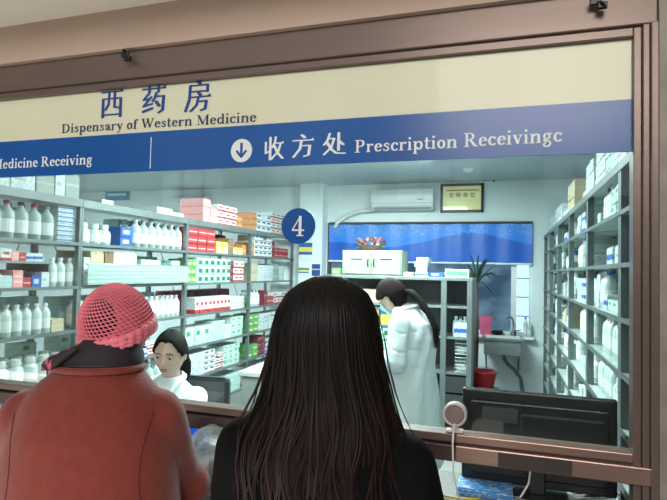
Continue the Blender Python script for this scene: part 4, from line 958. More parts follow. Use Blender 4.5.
# ------------------------------------------------------------------ counter desk and its things
DZ = .78
dk = empty('countertop', (-1.2, 2.0, DZ), label='speckled grey service countertop running under the glass screen', cat='counter')
dk2 = empty('counter_cabinet', (-1.2, 2.0, 0), label='grey-green cabinet carrying the service countertop on the pharmacy side', cat='cabinet')
bm = bmesh.new(); box(bm, -1.39, 1.6, -.26, .30, -.035, 0, .004); obj('countertop_slab', bm, M['granite'], dk)
bm = bmesh.new(); box(bm, -1.39, 1.58, .03, .27, .04, DZ - .036); box(bm, -1.39, 1.58, .05, .25, 0, .04); ccb = obj('carcass', bm, M['benchside'], dk2)
for k in range(5):
    bm = bmesh.new(); box(bm, -1.38 + k * .592, -.80 + k * .592, .27, .285, .06, DZ - .05, .002); d = obj('door', bm, M['benchside'], dk2)
    bm = bmesh.new(); box(bm, -.86 + k * .592, -.85 + k * .592, .285, .30, DZ - .2, DZ - .1); obj('handle', bm, M['steel'], d)
# monitor seen from behind
ml, mr = at(462, 430, 2.18), at(618, 430, 2.18)
mz1 = .5 * (at(463, 387, 2.18).z + at(617, 401, 2.18).z); mz0 = at(540, 489, 2.18).z
print('monitor', ml, mr, mz0, mz1, DZ)
mo = empty('computer_monitor', ((ml.x + mr.x) / 2, 2.18, DZ), label='black computer monitor on the counter behind the glass', cat='monitor')
w = (mr.x - ml.x) / 2; z0, z1 = mz0 - DZ, mz1 - DZ
M['screen'] = mat('dark_screen', (.02, .025, .03, 1), .15)
bm = bmesh.new(); box(bm, -w, w, 0, .03, z0, z1, .008); box(bm, -w + .03, w - .03, -.02, .002, z0 + .035, z1 - .04, .006); obj('back_shell', bm, M['dark'], mo)
bm = bmesh.new(); box(bm, -w + .012, w - .012, .0295, .032, z0 + .02, z1 - .012); obj('screen', bm, M['screen'], mo)
M['greylabel'] = mat('dark_grey_label', (.045, .05, .052, 1), .5)
bm = bmesh.new(); box(bm, -w + .075, -w + .205, -.0225, -.02, z1 - .115, z1 - .06, .001); obj('rating_plate', bm, M['greylabel'], mo)
bm = bmesh.new(); box(bm, -w + .215, w - .05, -.022, -.02, z1 - .085, z1 - .075); box(bm, -w + .215, -w + .22, -.022, -.02, z1 - .14, z1 - .075); obj('moulded_ridge', bm, M['greylabel'], mo)
bm = bmesh.new(); box(bm, -.03, .03, -.045, -.018, .012, z0 + .16, .006); obj('stand_neck', bm, M['dark'], mo)
bm = bmesh.new(); box(bm, -.11, .11, -.10, .07, .001, .014, .006); obj('stand_base', bm, M['dark'], mo)
bm = bmesh.new(); tube(bm, [(-.02, -.03, .12), (-.03, -.07, .06), (-.06, -.09, .012), (-.16, -.08, .006)], .004, 6); obj('cable', bm, M['white'], mo, True)
# intercom speakers on the sill
M['pinkplastic'] = mat('pale_pink_plastic', (.62, .54, .52, 1), .45, noise_amt=.03); M['grille'] = mat('mauve_speaker_mesh', (.15, .08, .085, 1), .5)
def intercom(px, py, Y, r, label, face=0, mbody='pinkplastic', cable=True):
    c = at(px, py, Y); o = empty('intercom_speaker', (c.x, c.y, c.z), face, label, 'intercom')
    bm = bmesh.new(); lathe(bm, [(r * .9, .022), (r, .018), (r, -.012), (r * .92, -.018), (r * .80, -.016), (r * .78, -.010)], 32, axis='y'); obj('housing', bm, M[mbody], o, True)
    bm = bmesh.new(); rr = r * .8
    ellipsoid(bm, (0, -.010, 0), (rr, .008, rr), 24, 10); g = obj('grille', bm, M['grille'], o, True)
    bm = bmesh.new()
    for i in range(-6, 7):
        for j in range(-6, 7):
            x, z = (i + .5 * (j % 2)) * rr / 6.5, j * rr / 6.5
            if x * x + z * z < rr * rr * .8: y = -.010 - .008 * math.sqrt(max(0, 1 - (x * x + z * z) / rr / rr)) - .0006; box(bm, x - .0012, x + .0012, y, y + .001, z - .0012, z + .0012)
    obj('mesh_dots', bm, M['pinkplastic'], g)
    sz_ = 1.052 - c.z
    bm = bmesh.new(); box(bm, -.012, .012, -.006, .016, sz_, -r * .85, .002); box(bm, -.028, .028, -.012, .022, sz_, sz_ + .008, .002); obj('foot', bm, M[mbody], o)
    if cable:
        bm = bmesh.new(); y0_ = 1.84 - c.y; tube(bm, [(.0, -.018, -r * .7), (.0, -.05, -r), (.0, y0_, sz_ - .02), (.002, y0_, sz_ - .08), (.004, y0_ + .002, sz_ - .125), (.02, y0_ + .03, sz_ - .2), (.05, .03, sz_ - .262), (.10, .06, DZ - c.z + .006)], .003, 6); obj('cable', bm, M['white'], o, True)
    return o
intercom(455, 414, 1.913, .0405, 'round pale pink intercom speaker on the sill left of the monitor')
intercom(55, 373, 1.913, .034, 'small round dark intercom on the sill behind the red coat shoulder', mbody='grille', cable=False)
# blue sheet box, papers, cables under the screen
pa, pb = at(456, 478, 2.10), at(519, 492, 2.12)
M['bluepaper'] = boxmat('blue_printed_pack', (.05, .22, .52, 1), [(.0, 1.0, (.55, .68, .8, 1), .62, .8)], print_c=(.35, .5, .7, 1), print_scale=7)
bm = bmesh.new(); box(bm, -.10, .10, -.06, .06, 0, .022, .002); box(bm, -.095, .095, -.055, .055, .022, .026)
tag(obj('paper_pack', bm, M['bluepaper'], None, loc=(-.09, 2.06, DZ + .001)), 'blue and white printed pack lying under the monitor', 'pack')
def at_z(px, py, z):
    d = ray(px, py); return CAM + d * ((z - CAM.z) / d.z)
c = at_z(485, 487, DZ + .02); bpy.data.objects['paper_pack'].location = (c.x, min(c.y, 2.2), DZ + .001)
cols = [('white', 'white'), ('dark', 'black'), ('white', 'white'), ('dark', 'black')]
M['yellowc'] = mat('yellow_cable_sheath', (.6, .42, .05, 1), .5)
for i, (pts, m_, lb) in enumerate((([(430, 495), (450, 497), (480, 499)], 'yellowc', 'yellow cable lying on the counter under the lower rail'), ([(560, 492), (575, 496), (600, 493), (618, 486)], 'white', 'white cable curling on the counter right of the monitor stand'), ([(552, 480), (585, 496), (612, 484), (622, 497)], 'dark', 'black cable looping on the counter under the monitor'))):
    P3 = [at_z(x, y, DZ + .008) for x, y in pts]; P3 = [Vector((p.x, min(p.y, 2.28), DZ + .008)) for p in P3]
    # smooth
    Q = []
    for k in range(len(P3) - 1):
        for t in (0, .25, .5, .75): Q.append(P3[k].lerp(P3[k + 1], t) + Vector((0, .01 * math.sin(t * PI) * (-1) ** k, 0)))
    Q.append(P3[-1]); bm = bmesh.new(); tube(bm, Q, .0045, 6); tag(obj('cable', bm, M[m_], None, True), lb, 'cable')
# left: white papers with green edge; gap between women: blue basin, clear bag
c = at_z(4, 413, DZ); c.y = min(c.y, 2.15)
bm = bmesh.new()
for k in range(6): box(bm, -.10, .10, -.14, .14, k * .003, k * .003 + .0026, rot=Matrix.Rotation(.03 * k, 3, 'Z'))
tag(obj('paper_stack', bm, M['white'], None, loc=(c.x, c.y, DZ + .001)), 'white forms on the counter at the far left edge', 'papers')
M['greenpad'] = mat('light_green_pad', (.25, .5, .3, 1), .6)
c = at_z(-2, 428, DZ); bm = bmesh.new(); box(bm, -.11, .11, -.05, .05, 0, .02, .003); box(bm, -.10, .10, -.045, .045, .02, .023); tag(obj('notepad', bm, M['greenpad'], None, loc=(c.x, min(c.y, 1.93), DZ + .001)), 'light green pad in front of the white forms at the left edge', 'notepad')
M['bluetub'] = mat('bright_blue_plastic', (.03, .25, .72, 1), .35)
c = at_z(201, 448, DZ); o = empty('plastic_basket', (c.x - .03, 2.06, DZ + .001), label='bright blue plastic basket on the counter between the two women', cat='basket')
bm = bmesh.new(); tub(bm, .10, .08, .09); obj('basket_body', bm, M['bluetub'], o)
M['bag'] = glassy('clear_bag_film', (.50, .58, .58, 1), .45, .12)
c = at_z(216, 480, DZ)
o = empty('plastic_bag', (c.x, 1.90, DZ + .001), label='crumpled clear plastic bag of supplies on the counter beside the blue basket', cat='bag')
bm = bmesh.new(); ellipsoid(bm, (0, 0, .10), (.14, .13, .10), 40, 28)
for v in bm.verts: v.co += v.co.normalized() * .014 * noise.noise(v.co * 28) + Vector((0, 0, .02 * noise.noise(v.co * 12)))
for v in bm.verts: v.co.z = max(v.co.z, 0)
obj('bag_film', bm, M['bag'], o)
bm = bmesh.new(); tube(bm, [(-.05, .02, .03), (.06, .0, .035)], .022, 10); tube(bm, [(-.04, -.05, .03), (.05, -.06, .035)], .018, 10); tube(bm, [(-.02, .05, .06), (.05, -.02, .075)], .016, 10); obj('contents', bm, M['shelfedge'], o)
c = at(222, 432, 2.2); bm = bmesh.new(); box(bm, -.05, .05, -.07, .07, 0, .03, .002); box(bm, -.045, .045, -.065, .065, .03, .034); tag(obj('white_packet', bm, M['white'], None, loc=(c.x + .02, 2.20, DZ + .001)), 'white packet on the counter behind the clear bag', 'packet')

# black mesh office chair behind the seated pharmacist
o = empty('office_chair', (-1.79, 2.70, 0), .12, 'black office chair behind the seated pharmacist', 'chair')
bm = bmesh.new(); box(bm, -.22, .22, -.22, .22, .42, .48, .02); obj('seat', bm, M['dark'], o)
bm = bmesh.new(); box(bm, -.22, .22, .225, .25, .58, .93, .03); obj('backrest', bm, M['darkmetal'], o)
bm = bmesh.new(); tube(bm, [(0, .18, .45), (0, .27, .52), (0, .265, .7)], .02, 8); obj('back_support', bm, M['dark'], o)
bm = bmesh.new(); tube(bm, [(0, 0, .1), (0, 0, .42)], .028, 10); obj('column', bm, M['dark'], o)
for k in range(5):
    a = k * 2 * PI / 5; bm = bmesh.new(); tube(bm, [(0, 0, .1), (.26 * math.cos(a), .26 * math.sin(a), .06)], [.022, .014], 8); ellipsoid(bm, (.26 * math.cos(a), .26 * math.sin(a), .03), (.03, .03, .03), 10, 8); obj('leg', bm, M['dark'], o)

# ------------------------------------------------------------------ ceiling tubes and lamps
M['tube'] = emis('fluorescent_tube', (.93, 1, .98, 1), 6)
def area(name, loc, rot, sx, sy, e, c):
    l = bpy.data.lights.new(name, 'AREA'); l.shape = 'RECTANGLE'; l.size = sx; l.size_y = sy; l.energy = e; l.color = c
    o = bpy.data.objects.new(name, l); COL.objects.link(o); o.location = loc; o.rotation_euler = rot; return o
for i, (x, y, lb) in enumerate(((-1.2, 3.1, 'fluorescent batten on the ceiling over the counter'), (-1.2, 4.45, 'fluorescent batten on the ceiling over the workbench'), (-4.6, 3.6, 'fluorescent batten on the ceiling beyond the left racks'))):
    o = empty('ceiling_light', (x, y, CZ), label=lb, cat='ceiling light')
    bm = bmesh.new(); box(bm, -.62, .62, -.05, .05, -.03, 0, .004); obj('batten', bm, M['white'], o)
    bm = bmesh.new(); tube(bm, [(-.6, 0, -.05), (.6, 0, -.05)], .014, 10); obj('tube', bm, M['tube'], o)
    area('tube_light', (x, y, CZ - .08), (0, 0, 0), 1.25, .5, [80, 120, 175][i], (.84, 1, .975))
area('rack_side_light', (-.6, 4.0, 2.62), (0, math.radians(38), 0), .4, 2.6, 34, (.90, 1, .985))
area('hall_bounce_fill', (-2.5, .2, .5), (math.radians(180), 0, 0), 5, 1.2, 42, (1, .93, .84))  # added upward fill imitating bounced light, brightens the hall ceiling
area('hall_light', (.4, -3.4, 3.9), (math.radians(68), 0, math.radians(8)), 2.6, 1.4, 150, (1, .93, .84))
w = bpy.data.worlds.new('world'); SC.world = w; w.use_nodes = True; w.node_tree.nodes['Background'].inputs[0].default_value = (.5, .6, .7, 1); w.node_tree.nodes['Background'].inputs[1].default_value = .3
SC.view_settings.view_transform = 'Standard'; SC.view_settings.look = 'None'
SC.cycles.max_bounces = 8; SC.cycles.transparent_max_bounces = 24; SC.cycles.diffuse_bounces = 3; SC.cycles.glossy_bounces = 3
SC.cycles.use_denoising = True
# ------------------------------------------------------------------ people
def gz(a, s): return math.exp(-a * a / (2 * s * s))
def headpt(n, inf=0.0):
    x, y, z = n; X, Y, Z = .074 * x, .094 * y, .115 * z
    if z < 0:
        t = -z; X *= 1 - .28 * t ** 1.6
        if y > 0: Y *= 1 - .42 * t
    if y < 0:
        Y *= .95
        Y -= .022 * gz(X, .0095) * gz(Z + .020, .016) + .010 * gz(X, .009) * gz(Z - .008, .022)
        Y += .010 * (gz(X - .031, .014) + gz(X + .031, .014)) * gz(Z - .010, .012)
        Y -= .0065 * gz(X, .018) * gz(Z + .053, .008) + .009 * gz(X, .02) * gz(Z + .092, .016)
        Y -= .005 * (gz(X - .042, .016) + gz(X + .042, .016)) * gz(Z + .025, .02)
        Y -= .004 * gz(X, .05) * gz(Z - .032, .01)
    v = Vector((X, Y, Z))
    if inf: v += Vector((n[0] * .074, n[1] * .094, n[2] * .115)).normalized() * inf
    return v
def add_head(bm, Mx):
    vs = bmesh.ops.create_uvsphere(bm, u_segments=80, v_segments=56, radius=1)['verts']
    for v in vs: v.co = Mx @ headpt(v.co)
    for s in (-1, 1):
        for v in ellipsoid(bm, (0, 0, 0), (.008, .017, .029), 16, 10): v.co = Mx @ (Matrix.Rotation(.25 * s, 3, 'Z') @ v.co + Vector((s * .073, .012, -.006)))
def add_hand(bm, wrist, d, n, side, curl=.5, sc=1.0):
    """palm plus four unequal bent fingers and a thumb leaving the palm's side"""
    wrist, d, n = Vector(wrist), Vector(d).normalized(), Vector(n); n = (n - d * n.dot(d)).normalized(); s = d.cross(n) * side
    pc = wrist + d * .045 * sc
    vs = ellipsoid(bm, (0, 0, 0), (1, 1, 1), 16, 10)
    for v in vs: c = v.co.copy(); v.co = pc + d * c.x * .052 * sc + s * c.y * .040 * sc + n * c.z * .015 * sc
    for k, (off, L_) in enumerate(((.029, .066), (.010, .075), (-.010, .070), (-.028, .054))):
        a = wrist + d * .082 * sc + s * off * sc; c1, c2 = curl, curl * 2.0
        b = a + (d * math.cos(c1) - n * math.sin(c1)) * L_ * .42 * sc; c = b + (d * math.cos(c2) - n * math.sin(c2)) * L_ * .33 * sc; e = c + (d * math.cos(c2 * 1.4) - n * math.sin(c2 * 1.4)) * L_ * .25 * sc
        capsule(bm, a - d * .015, b, .0088 * sc, .0080 * sc, 10); capsule(bm, b, c, .0080 * sc, .0074 * sc, 10); capsule(bm, c, e, .0074 * sc, .0062 * sc, 10)
    a = wrist + d * .030 * sc + s * .032 * sc; b = a + (d * .6 + s * .8 - n * .2).normalized() * .034 * sc; c = b + (d * .95 + s * .2 - n * .3).normalized() * .030 * sc
    capsule(bm, a, b, .0115 * sc, .0095 * sc, 10); capsule(bm, b, c, .0095 * sc, .0075 * sc, 10)
def add_foot(bm, ankle, d, r=.03):
    ankle = Vector(ankle); d = Vector(d).normalized(); heel = Vector((ankle.x, ankle.y, .035)) - d * .04; toe = Vector((ankle.x, ankle.y, .028)) + d * .15
    capsule(bm, ankle, heel + d * .03, r, .036, 14); capsule(bm, heel, toe, .034, .026, 14)
def add_limbs(bm, arms, legs, inf=0, hands=True, hand_n=(0, 0, 1)):
    for i, (sh, el, wr, hd) in enumerate(arms):
        capsule(bm, sh, el, .048 + inf, .038 + inf, 16); capsule(bm, el, wr, .038 + inf, (.026 + inf), 16)
        if hands: capsule(bm, wr, Vector(wr) + Vector(hd).normalized() * .02, .024, .022, 12); add_hand(bm, wr, hd, hand_n, -1 if i == 0 else 1, .35)
    for hp, kn, an, fd in legs:
        capsule(bm, hp, kn, .080 + inf, .052 + inf, 18); capsule(bm, kn, an, .052 + inf, .034 + inf, 16)
        if hands: add_foot(bm, an, fd)
def skinmat(name, c):
    m, nt, b = newmat(name); N, L = nt.nodes, nt.links
    nz = N.new('ShaderNodeTexNoise'); nz.inputs['Scale'].default_value = 30; tc = N.new('ShaderNodeTexCoord'); L.new(tc.outputs['Object'], nz.inputs['Vector'])
    mx = N.new('ShaderNodeMixRGB'); L.new(nz.outputs['Fac'], mx.inputs[0]); mx.inputs[1].default_value = tuple(x * .85 for x in c[:3]) + (1,); mx.inputs[2].default_value = c
    L.new(mx.outputs[0], b.inputs['Base Color']); b.inputs['Roughness'].default_value = .5; b.inputs['Subsurface Weight'].default_value = .08; b.inputs['Subsurface Radius'].default_value = (.02, .008, .005); return m
M['skin'] = skinmat('light_tan_skin', (.66, .45, .34, 1)); M['lip'] = mat('muted_lip', (.38, .13, .12, 1), .45); M['brow'] = mat('dark_brow_hair', (.03, .02, .018, 1), .7); M['eyew'] = mat('eye_white', (.7, .7, .68, 1), .2); M['iris'] = mat('dark_iris', (.02, .012, .01, 1), .1)
M['coatred'] = mat('rust_red_wool', (.21, .028, .018, 1), .85, noise_amt=.16, nscale=40, bump=.25, bscale=220, sheen=.2)
M['coatred_dark'] = mat('dark_red_seam', (.09, .015, .012, 1), .8)
M['black'] = mat('black_knit_top', (.004, .004, .005, 1), .9, spec=.12, noise_amt=.2, nscale=30, bump=.2, bscale=200)
M['blackpiping'] = mat('black_piping', (.02, .012, .014, 1), .6)
M['trousers'] = mat('dark_trousers', (.02, .02, .028, 1), .8); M['shoe'] = mat('black_shoe', (.012, .012, .012, 1), .4)
M['coatwhite'] = mat('white_lab_coat_cotton', (.67, .74, .77, 1), .75, noise_amt=.05, nscale=6, bump=.35, bscale=9)
M['hairblack'] = mat('black_hair', (.006, .0045, .0045, 1), .6, noise_amt=.4, nscale=8, bump=.5, bscale=60, stretch=(6, 6, .6), spec=.16)
def longhair_mat():
    m, nt, b = newmat('dark_brown_long_hair'); N, L = nt.nodes, nt.links
    g = N.new('ShaderNodeNewGeometry'); sp = N.new('ShaderNodeSeparateXYZ'); L.new(g.outputs['Position'], sp.inputs[0])
    mr = N.new('ShaderNodeMapRange'); mr.inputs[1].default_value = 1.52; mr.inputs[2].default_value = 1.16; L.new(sp.outputs[2], mr.inputs[0])
    at_ = N.new('ShaderNodeAttribute'); at_.attribute_name = 'tone'
    c1 = N.new('ShaderNodeMixRGB'); L.new(mr.outputs[0], c1.inputs[0]); c1.inputs[1].default_value = (.004, .0035, .004, 1); c1.inputs[2].default_value = (.019, .008, .006, 1)
    c2 = N.new('ShaderNodeMixRGB'); c2.blend_type = 'MULTIPLY'; c2.inputs[0].default_value = 1; L.new(c1.outputs[0], c2.inputs[1])
    r = N.new('ShaderNodeMapRange'); r.inputs[3].default_value = .45; r.inputs[4].default_value = 1.35; L.new(at_.outputs['Fac'], r.inputs[0]); L.new(r.outputs[0], c2.inputs[2])
    L.new(c2.outputs[0], b.inputs['Base Color']); b.inputs['Roughness'].default_value = .5; b.inputs['Specular IOR Level'].default_value = .22; return m
M['longhair'] = longhair_mat()
M['hairbrown'] = mat('dark_brown_hair', (.012, .006, .005, 1), .7, spec=.12, noise_amt=.4, nscale=8, bump=.3, bscale=40, stretch=(6, 6, 1))
M['mask'] = mat('pale_blue_face_mask', (.35, .62, .68, 1), .7)
EYE_Z = .008
def face_parts(root, Mx, lids=True):
    """eyes, brows, lips set on the face; root-level children of the person"""
    for s in (-1, 1):
        bm = bmesh.new()
        for v in ellipsoid(bm, (0, 0, 0), (.0135, .008, .0085 if not lids else .006), 16, 10): v.co = Mx @ (v.co + Vector((s * .031, -.0765, EYE_Z)))
        e = obj('eye', bm, M['eyew'], root, True)
        bm = bmesh.new()
        for v in ellipsoid(bm, (0, 0, 0), (.0055, .003, .0055), 12, 8): v.co = Mx @ (v.co + Vector((s * .031, -.0838, EYE_Z - .001)))
        obj('iris', bm, M['iris'], e, True)
        bm = bmesh.new(); tube(bm, [Mx @ Vector((s * .031 + t * .017, -.0850 + abs(t) * .005, EYE_Z + .005 * (1 - t * t) + .0005)) for t in (-1, -.5, 0, .5, 1)], .0013, 6); obj('lashes', bm, M['brow'], e)
        bm = bmesh.new(); tube(bm, [Mx @ Vector((s * (.031 + t * .019), -.0905 + max(0, t) * .008, .031 + .004 * (1 - t * t) - .002 * max(0, t))) for t in (-1, -.5, 0, .5, 1)], [.0014, .0024, .0026, .002, .001], 6); obj('eyebrow', bm, M['brow'], root)
    bm = bmesh.new()
    for dz, r in ((-.049, .0035), (-.0565, .0042)): 
        pts = [Mx @ Vector((t * .021, -.0945 + t * t * .009, dz + (.0015 if dz > -.05 else -.0005) * (1 - t * t))) for t in (-1, -.6, -.2, .2, .6, 1)]; tube(bm, pts, [.001, r * .8, r, r, r * .8, .001], 8)
    obj('lips', bm, M['lip'], root, True)
def hair_cap(root, Mx, m, inf=.013, hairline=.045, nape=-.075, name='hair', wav=.002):
    bm = bmesh.new(); vs = bmesh.ops.create_uvsphere(bm, u_segments=72, v_segments=48, radius=1)['verts']
    for v in vs:
        n = v.co.copy(); a = math.atan2(n.x, -n.y); st = math.sin(a * 26 + 2 * n.z) * wav
        v['x'] if False else None
        aa = abs(a); line = hairline if aa < .55 else (hairline + (.000 - hairline) * min(1, (aa - .55) / .75) if aa < 1.30 else (.002 if aa < 1.72 else max(nape, .002 - (aa - 1.72) * .35)))
        keep = n.z * .115 > line + .002 * math.sin(a * 30)
        e = inf if keep else -.012
        v.co = Mx @ headpt(n, 0) + (Mx.to_3x3() @ Vector((n.x * .074, n.y * .094, n.z * .115)).normalized()) * (e + (st if keep else 0))
    return obj(name, bm, m, root, True)
def person(loc, rz, label, torso, arms, legs, headM, neck, voxel=.0065):
    root = empty('person', loc, rz, label, 'person')
    bm = bmesh.new(); ell_loft(bm, torso); add_limbs(bm, arms, legs); capsule(bm, neck[0], neck[1], .054, .050, 18); add_head(bm, headM)
    remesh('body', bm, M['skin'], root, voxel, 2); return root
def noise_disp(amp, sc, z0=None, zs=None):
    def f(c):
        p = Vector((c.x * sc[0], c.y * sc[1], c.z * sc[2])); return amp * noise.noise(p) + amp * .4 * noise.noise(p * 2.3)
    return f
def trousers_shoes(root, legs, m='trousers', waist=None, skip_top=None):
    bm = bmesh.new()
    for hp, kn, an, fd in legs: capsule(bm, hp, kn, .092, .064, 18); capsule(bm, kn, Vector(an) + Vector((0, 0, -.02)), .064, .052, 16)
    if waist: ell_loft(bm, waist)
    remesh('trousers', bm, M[m], root, .011, 3)
    for hp, kn, an, fd in legs:
        bm = bmesh.new(); d = Vector(fd).normalized(); a = Vector((an[0], an[1], .04)); capsule(bm, a - d * .045, a + d * .15, .041, .034, 16); capsule(bm, a, a + Vector((0, 0, .04)), .045, .045, 14)
        for v in bm.verts: v.co.z = max(v.co.z, .002)
        obj('shoe', bm, M['shoe'], root, True)

# ---- A: woman in pink crochet hat and red coat, from behind
hA = Matrix.Translation((-.045, -.045, 1.43)) @ Matrix.Rotation(-.72, 4, 'Z') @ Matrix.Rotation(.12, 4, 'X') @ Matrix.Scale(.93, 4)
armsA = [((-.168, 0, 1.195), (-.235, -.14, .96), (-.17, -.48, .835), (.05, -1, -.10)), ((.168, 0, 1.195), (.235, -.12, .96), (.16, -.48, .835), (-.05, -1, -.10))]
legsA = [((-.095, 0, .80), (-.10, -.01, .43), (-.10, .01, .08), (0, -1, 0)), ((.095, 0, .80), (.10, -.01, .43), (.10, .01, .08), (0, -1, 0))]
torA = [(0, 0, .72, .15, .11), (0, 0, .85, .165, .12), (0, 0, 1.0, .15, .11), (0, 0, 1.14, .165, .11), (0, 0, 1.22, .15, .09), (0, 0, 1.27, .08, .06), (0, -.01, 1.30, .05, .05)]
pA = person((-1.046, 1.187, 0), PI + .42, 'woman in a rust red coat and pink crocheted hat standing with her back to us', torA, armsA, legsA, hA, ((-.02, 0, 1.24), (-.04, -.02, 1.36)))
face_parts(pA, hA)
bm = bmesh.new()
ell_loft(bm, [(0, .0, .50, .30, .22), (0, .0, .75, .275, .20), (0, .0, .95, .235, .18), (0, .005, 1.08, .225, .165), (0, .01, 1.17, .208, .150), (0, .008, 1.235, .182, .130), (-.005, .005, 1.285, .15, .108), (-.012, .0, 1.325, .108, .092), (-.018, -.003, 1.342, .092, .085)], 40)
for i, (sh, el, wr, hd) in enumerate(armsA):
    s = -1 if i == 0 else 1
    capsule(bm, (s * .11, .005, 1.224), (s * .168, 0, 1.205), .058, .064, 20); capsule(bm, (s * .172, 0, 1.192), (Vector(el) - Vector((s * .02, 0, 0))), .069, .063, 20); capsule(bm, el, Vector(wr) + Vector((0, .03, .0)), .066, .050, 18)
coatA = remesh('coat', bm, M['coatred'], pA, .009, 6, noise_disp(.007, (5, 5, 3)))
# collar, scarf, seams
def ringpath(cx, cy, cz, rx, ry, tx=0, ty=0, n=40, a0=0, a1=360):
    return [(cx + rx * math.cos(math.radians(a0 + (a1 - a0) * k / n)), cy + ry * math.sin(math.radians(a0 + (a1 - a0) * k / n)), cz + tx * math.cos(math.radians(a0 + (a1 - a0) * k / n)) + ty * math.sin(math.radians(a0 + (a1 - a0) * k / n))) for k in range(n + 1)]
bm = bmesh.new(); tube(bm, ringpath(-.014, .0, 1.340, .104, .094, 0, .004), .006, 8); obj('collar_piping', bm, M['blackpiping'], coatA, True)
bm = bmesh.new()
for cx, rx in ((-.012, .122),): tube(bm, ringpath(cx, .002, 1.328, .110, .098, 0, .004), .009, 8)
obj('collar_fold', bm, M['coatred'], coatA, True)
def scarfmat():
    m, nt, b = newmat('black_pink_scarf'); N, L = nt.nodes, nt.links
    tc = N.new('ShaderNodeTexCoord'); nz = N.new('ShaderNodeTexVoronoi'); nz.inputs['Scale'].default_value = 34; L.new(tc.outputs['Object'], nz.inputs['Vector'])
    sp = N.new('ShaderNodeSeparateXYZ'); L.new(tc.outputs['Object'], sp.inputs[0])
    lt = N.new('ShaderNodeMath'); lt.operation = 'LESS_THAN'; lt.inputs[1].default_value = .34; L.new(nz.outputs['Distance'], lt.inputs[0])
    gt = N.new('ShaderNodeMath'); gt.operation = 'GREATER_THAN'; gt.inputs[1].default_value = .035; L.new(sp.outputs[0], gt.inputs[0])
    mu = N.new('ShaderNodeMath'); mu.operation = 'MULTIPLY'; L.new(lt.outputs[0], mu.inputs[0]); L.new(gt.outputs[0], mu.inputs[1])
    mx = N.new('ShaderNodeMixRGB'); L.new(mu.outputs[0], mx.inputs[0]); mx.inputs[1].default_value = (.018, .012, .018, 1); mx.inputs[2].default_value = (.62, .07, .14, 1)
    L.new(mx.outputs[0], b.inputs['Base Color']); b.inputs['Roughness'].default_value = .8; return m
bm = bmesh.new(); ell_loft(bm, [(-.012, .0, 1.30, .10, .09), (-.014, .0, 1.345, .112, .098, .004), (-.022, -.002, 1.365, .098, .092, .008), (-.034, -.008, 1.385, .080, .085, .010), (-.042, -.018, 1.415, .066, .076, .01)], 40)
for v in bm.verts: v.co += Vector((v.co.x, v.co.y, 0)).normalized() * .006 * noise.noise(v.co * 30)
obj('scarf', bm, scarfmat(), pA, True)
bm = bmesh.new()
for k in range(4): tube(bm, [(.02 + .018 * k, .090 - .008 * k, 1.392 - .008 * k), (.048 + .016 * k, .090 - .012 * k, 1.372 - .007 * k), (.072 + .013 * k, .082 - .014 * k, 1.352 - .005 * k), (.092 + .011 * k, .066 - .014 * k, 1.333 - .003 * k)], [.006, .010, .011, .004], 10)
obj('scarf_knot', bm, bpy.data.materials['black_pink_scarf'], pA, True)
# shoulder and centre seams
for s in (-1, 1):
    bm = bmesh.new(); pts = []
    for k in range(13):
        t = k / 12; z = 1.225 - t * .26; x = s * (.172 - .02 * math.sin(t * 3)); y = .12 + .045 * min(1, t * 2)
        pts.append(Vector((x, y, z)))
    dg = bpy.context.evaluated_depsgraph_get()
    P2 = []
    for p in pts:
        ok, hit, nn, _ = coatA.ray_cast(Vector((p.x, .5, p.z)), Vector((0, -1, 0)))
        if ok: P2.append(hit + Vector((0, .0005, 0)))
    if len(P2) > 2: tube(bm, P2, .0016, 6); obj('armhole_seam', bm, M['coatred_dark'], coatA, True)
    else: bm.free()
trousers_shoes(pA, legsA)
# black hair under the hat
hair_cap(pA, hA, M['hairblack'], .005)
# crocheted hat
M['pinkknit'] = mat('pink_crochet_yarn', (.86, .20, .27, 1), .8, noise_amt=.14, nscale=60, bump=.4, bscale=300, sheen=.3)
M['pinkliner'] = mat('pink_knit_ground', (.76, .16, .23, 1), .85, noise_amt=.2, nscale=120, bump=.4, bscale=300)
hatM = Matrix.Translation((-.045, -.035, 1.433)) @ Matrix.Rotation(.24, 4, 'Y') @ Matrix.Rotation(-.22, 4, 'X')
def hatpt(u, v, e=0):
    """u angle, v 0 crown .. 1 brim"""
    t = v * 1.68; r = math.sin(t) if t < PI / 2 else 1 - .10 * (t - PI / 2); z = math.cos(t)
    bul = 1 + .02 * math.sin(3 * u + 1)
    return hatM @ Vector(((.097 + e) * r * bul * math.cos(u), (.110 + e) * r * bul * math.sin(u), (.118 + e) * z))
bm = bmesh.new(); NU, NV = 50, 18; rows = []
for j in range(NV + 1):
    v = .03 + .97 * (j / NV) ** .9; sk = j * .38
    rows.append([bm.verts.new(hatpt(2 * PI * (k + sk) / NU, v)) for k in range(NU)])
for j in range(0, NV):
    for k in range(NU):
        bm.faces.new((rows[j][k], rows[j][(k + 1) % NU], rows[j + 1][(k + 1) % NU], rows[j + 1][k]))
ht = obj('crochet_hat', bm, M['pinkknit'], pA)
wf = ht.modifiers.new('w', 'WIREFRAME'); wf.thickness = .0050; wf.use_even_offset = False; wf.use_relative_offset = False
bm = bmesh.new(); rows = []
for j in range(25): rows.append([bm.verts.new(hatpt(2 * PI * k / 72, max(.001, j / 24), -.003)) for k in range(72)])
for j in range(24):
    for k in range(72):
        cc = (rows[j][k].co + rows[j + 1][k].co) / 2; u = 2 * PI * k / 72; dv = (j / 24)
        du = abs(((u - 1.30 + PI) % (2 * PI)) - PI)       # open mesh area at the back, slightly left in the photograph
        if (du / .62) ** 2 + ((dv - .60) / .30) ** 2 < 1: continue
        bm.faces.new((rows[j][k], rows[j][(k + 1) % 72], rows[j + 1][(k + 1) % 72], rows[j + 1][k]))
obj('hat_ground', bm, M['pinkliner'], ht, True)
bm = bmesh.new()
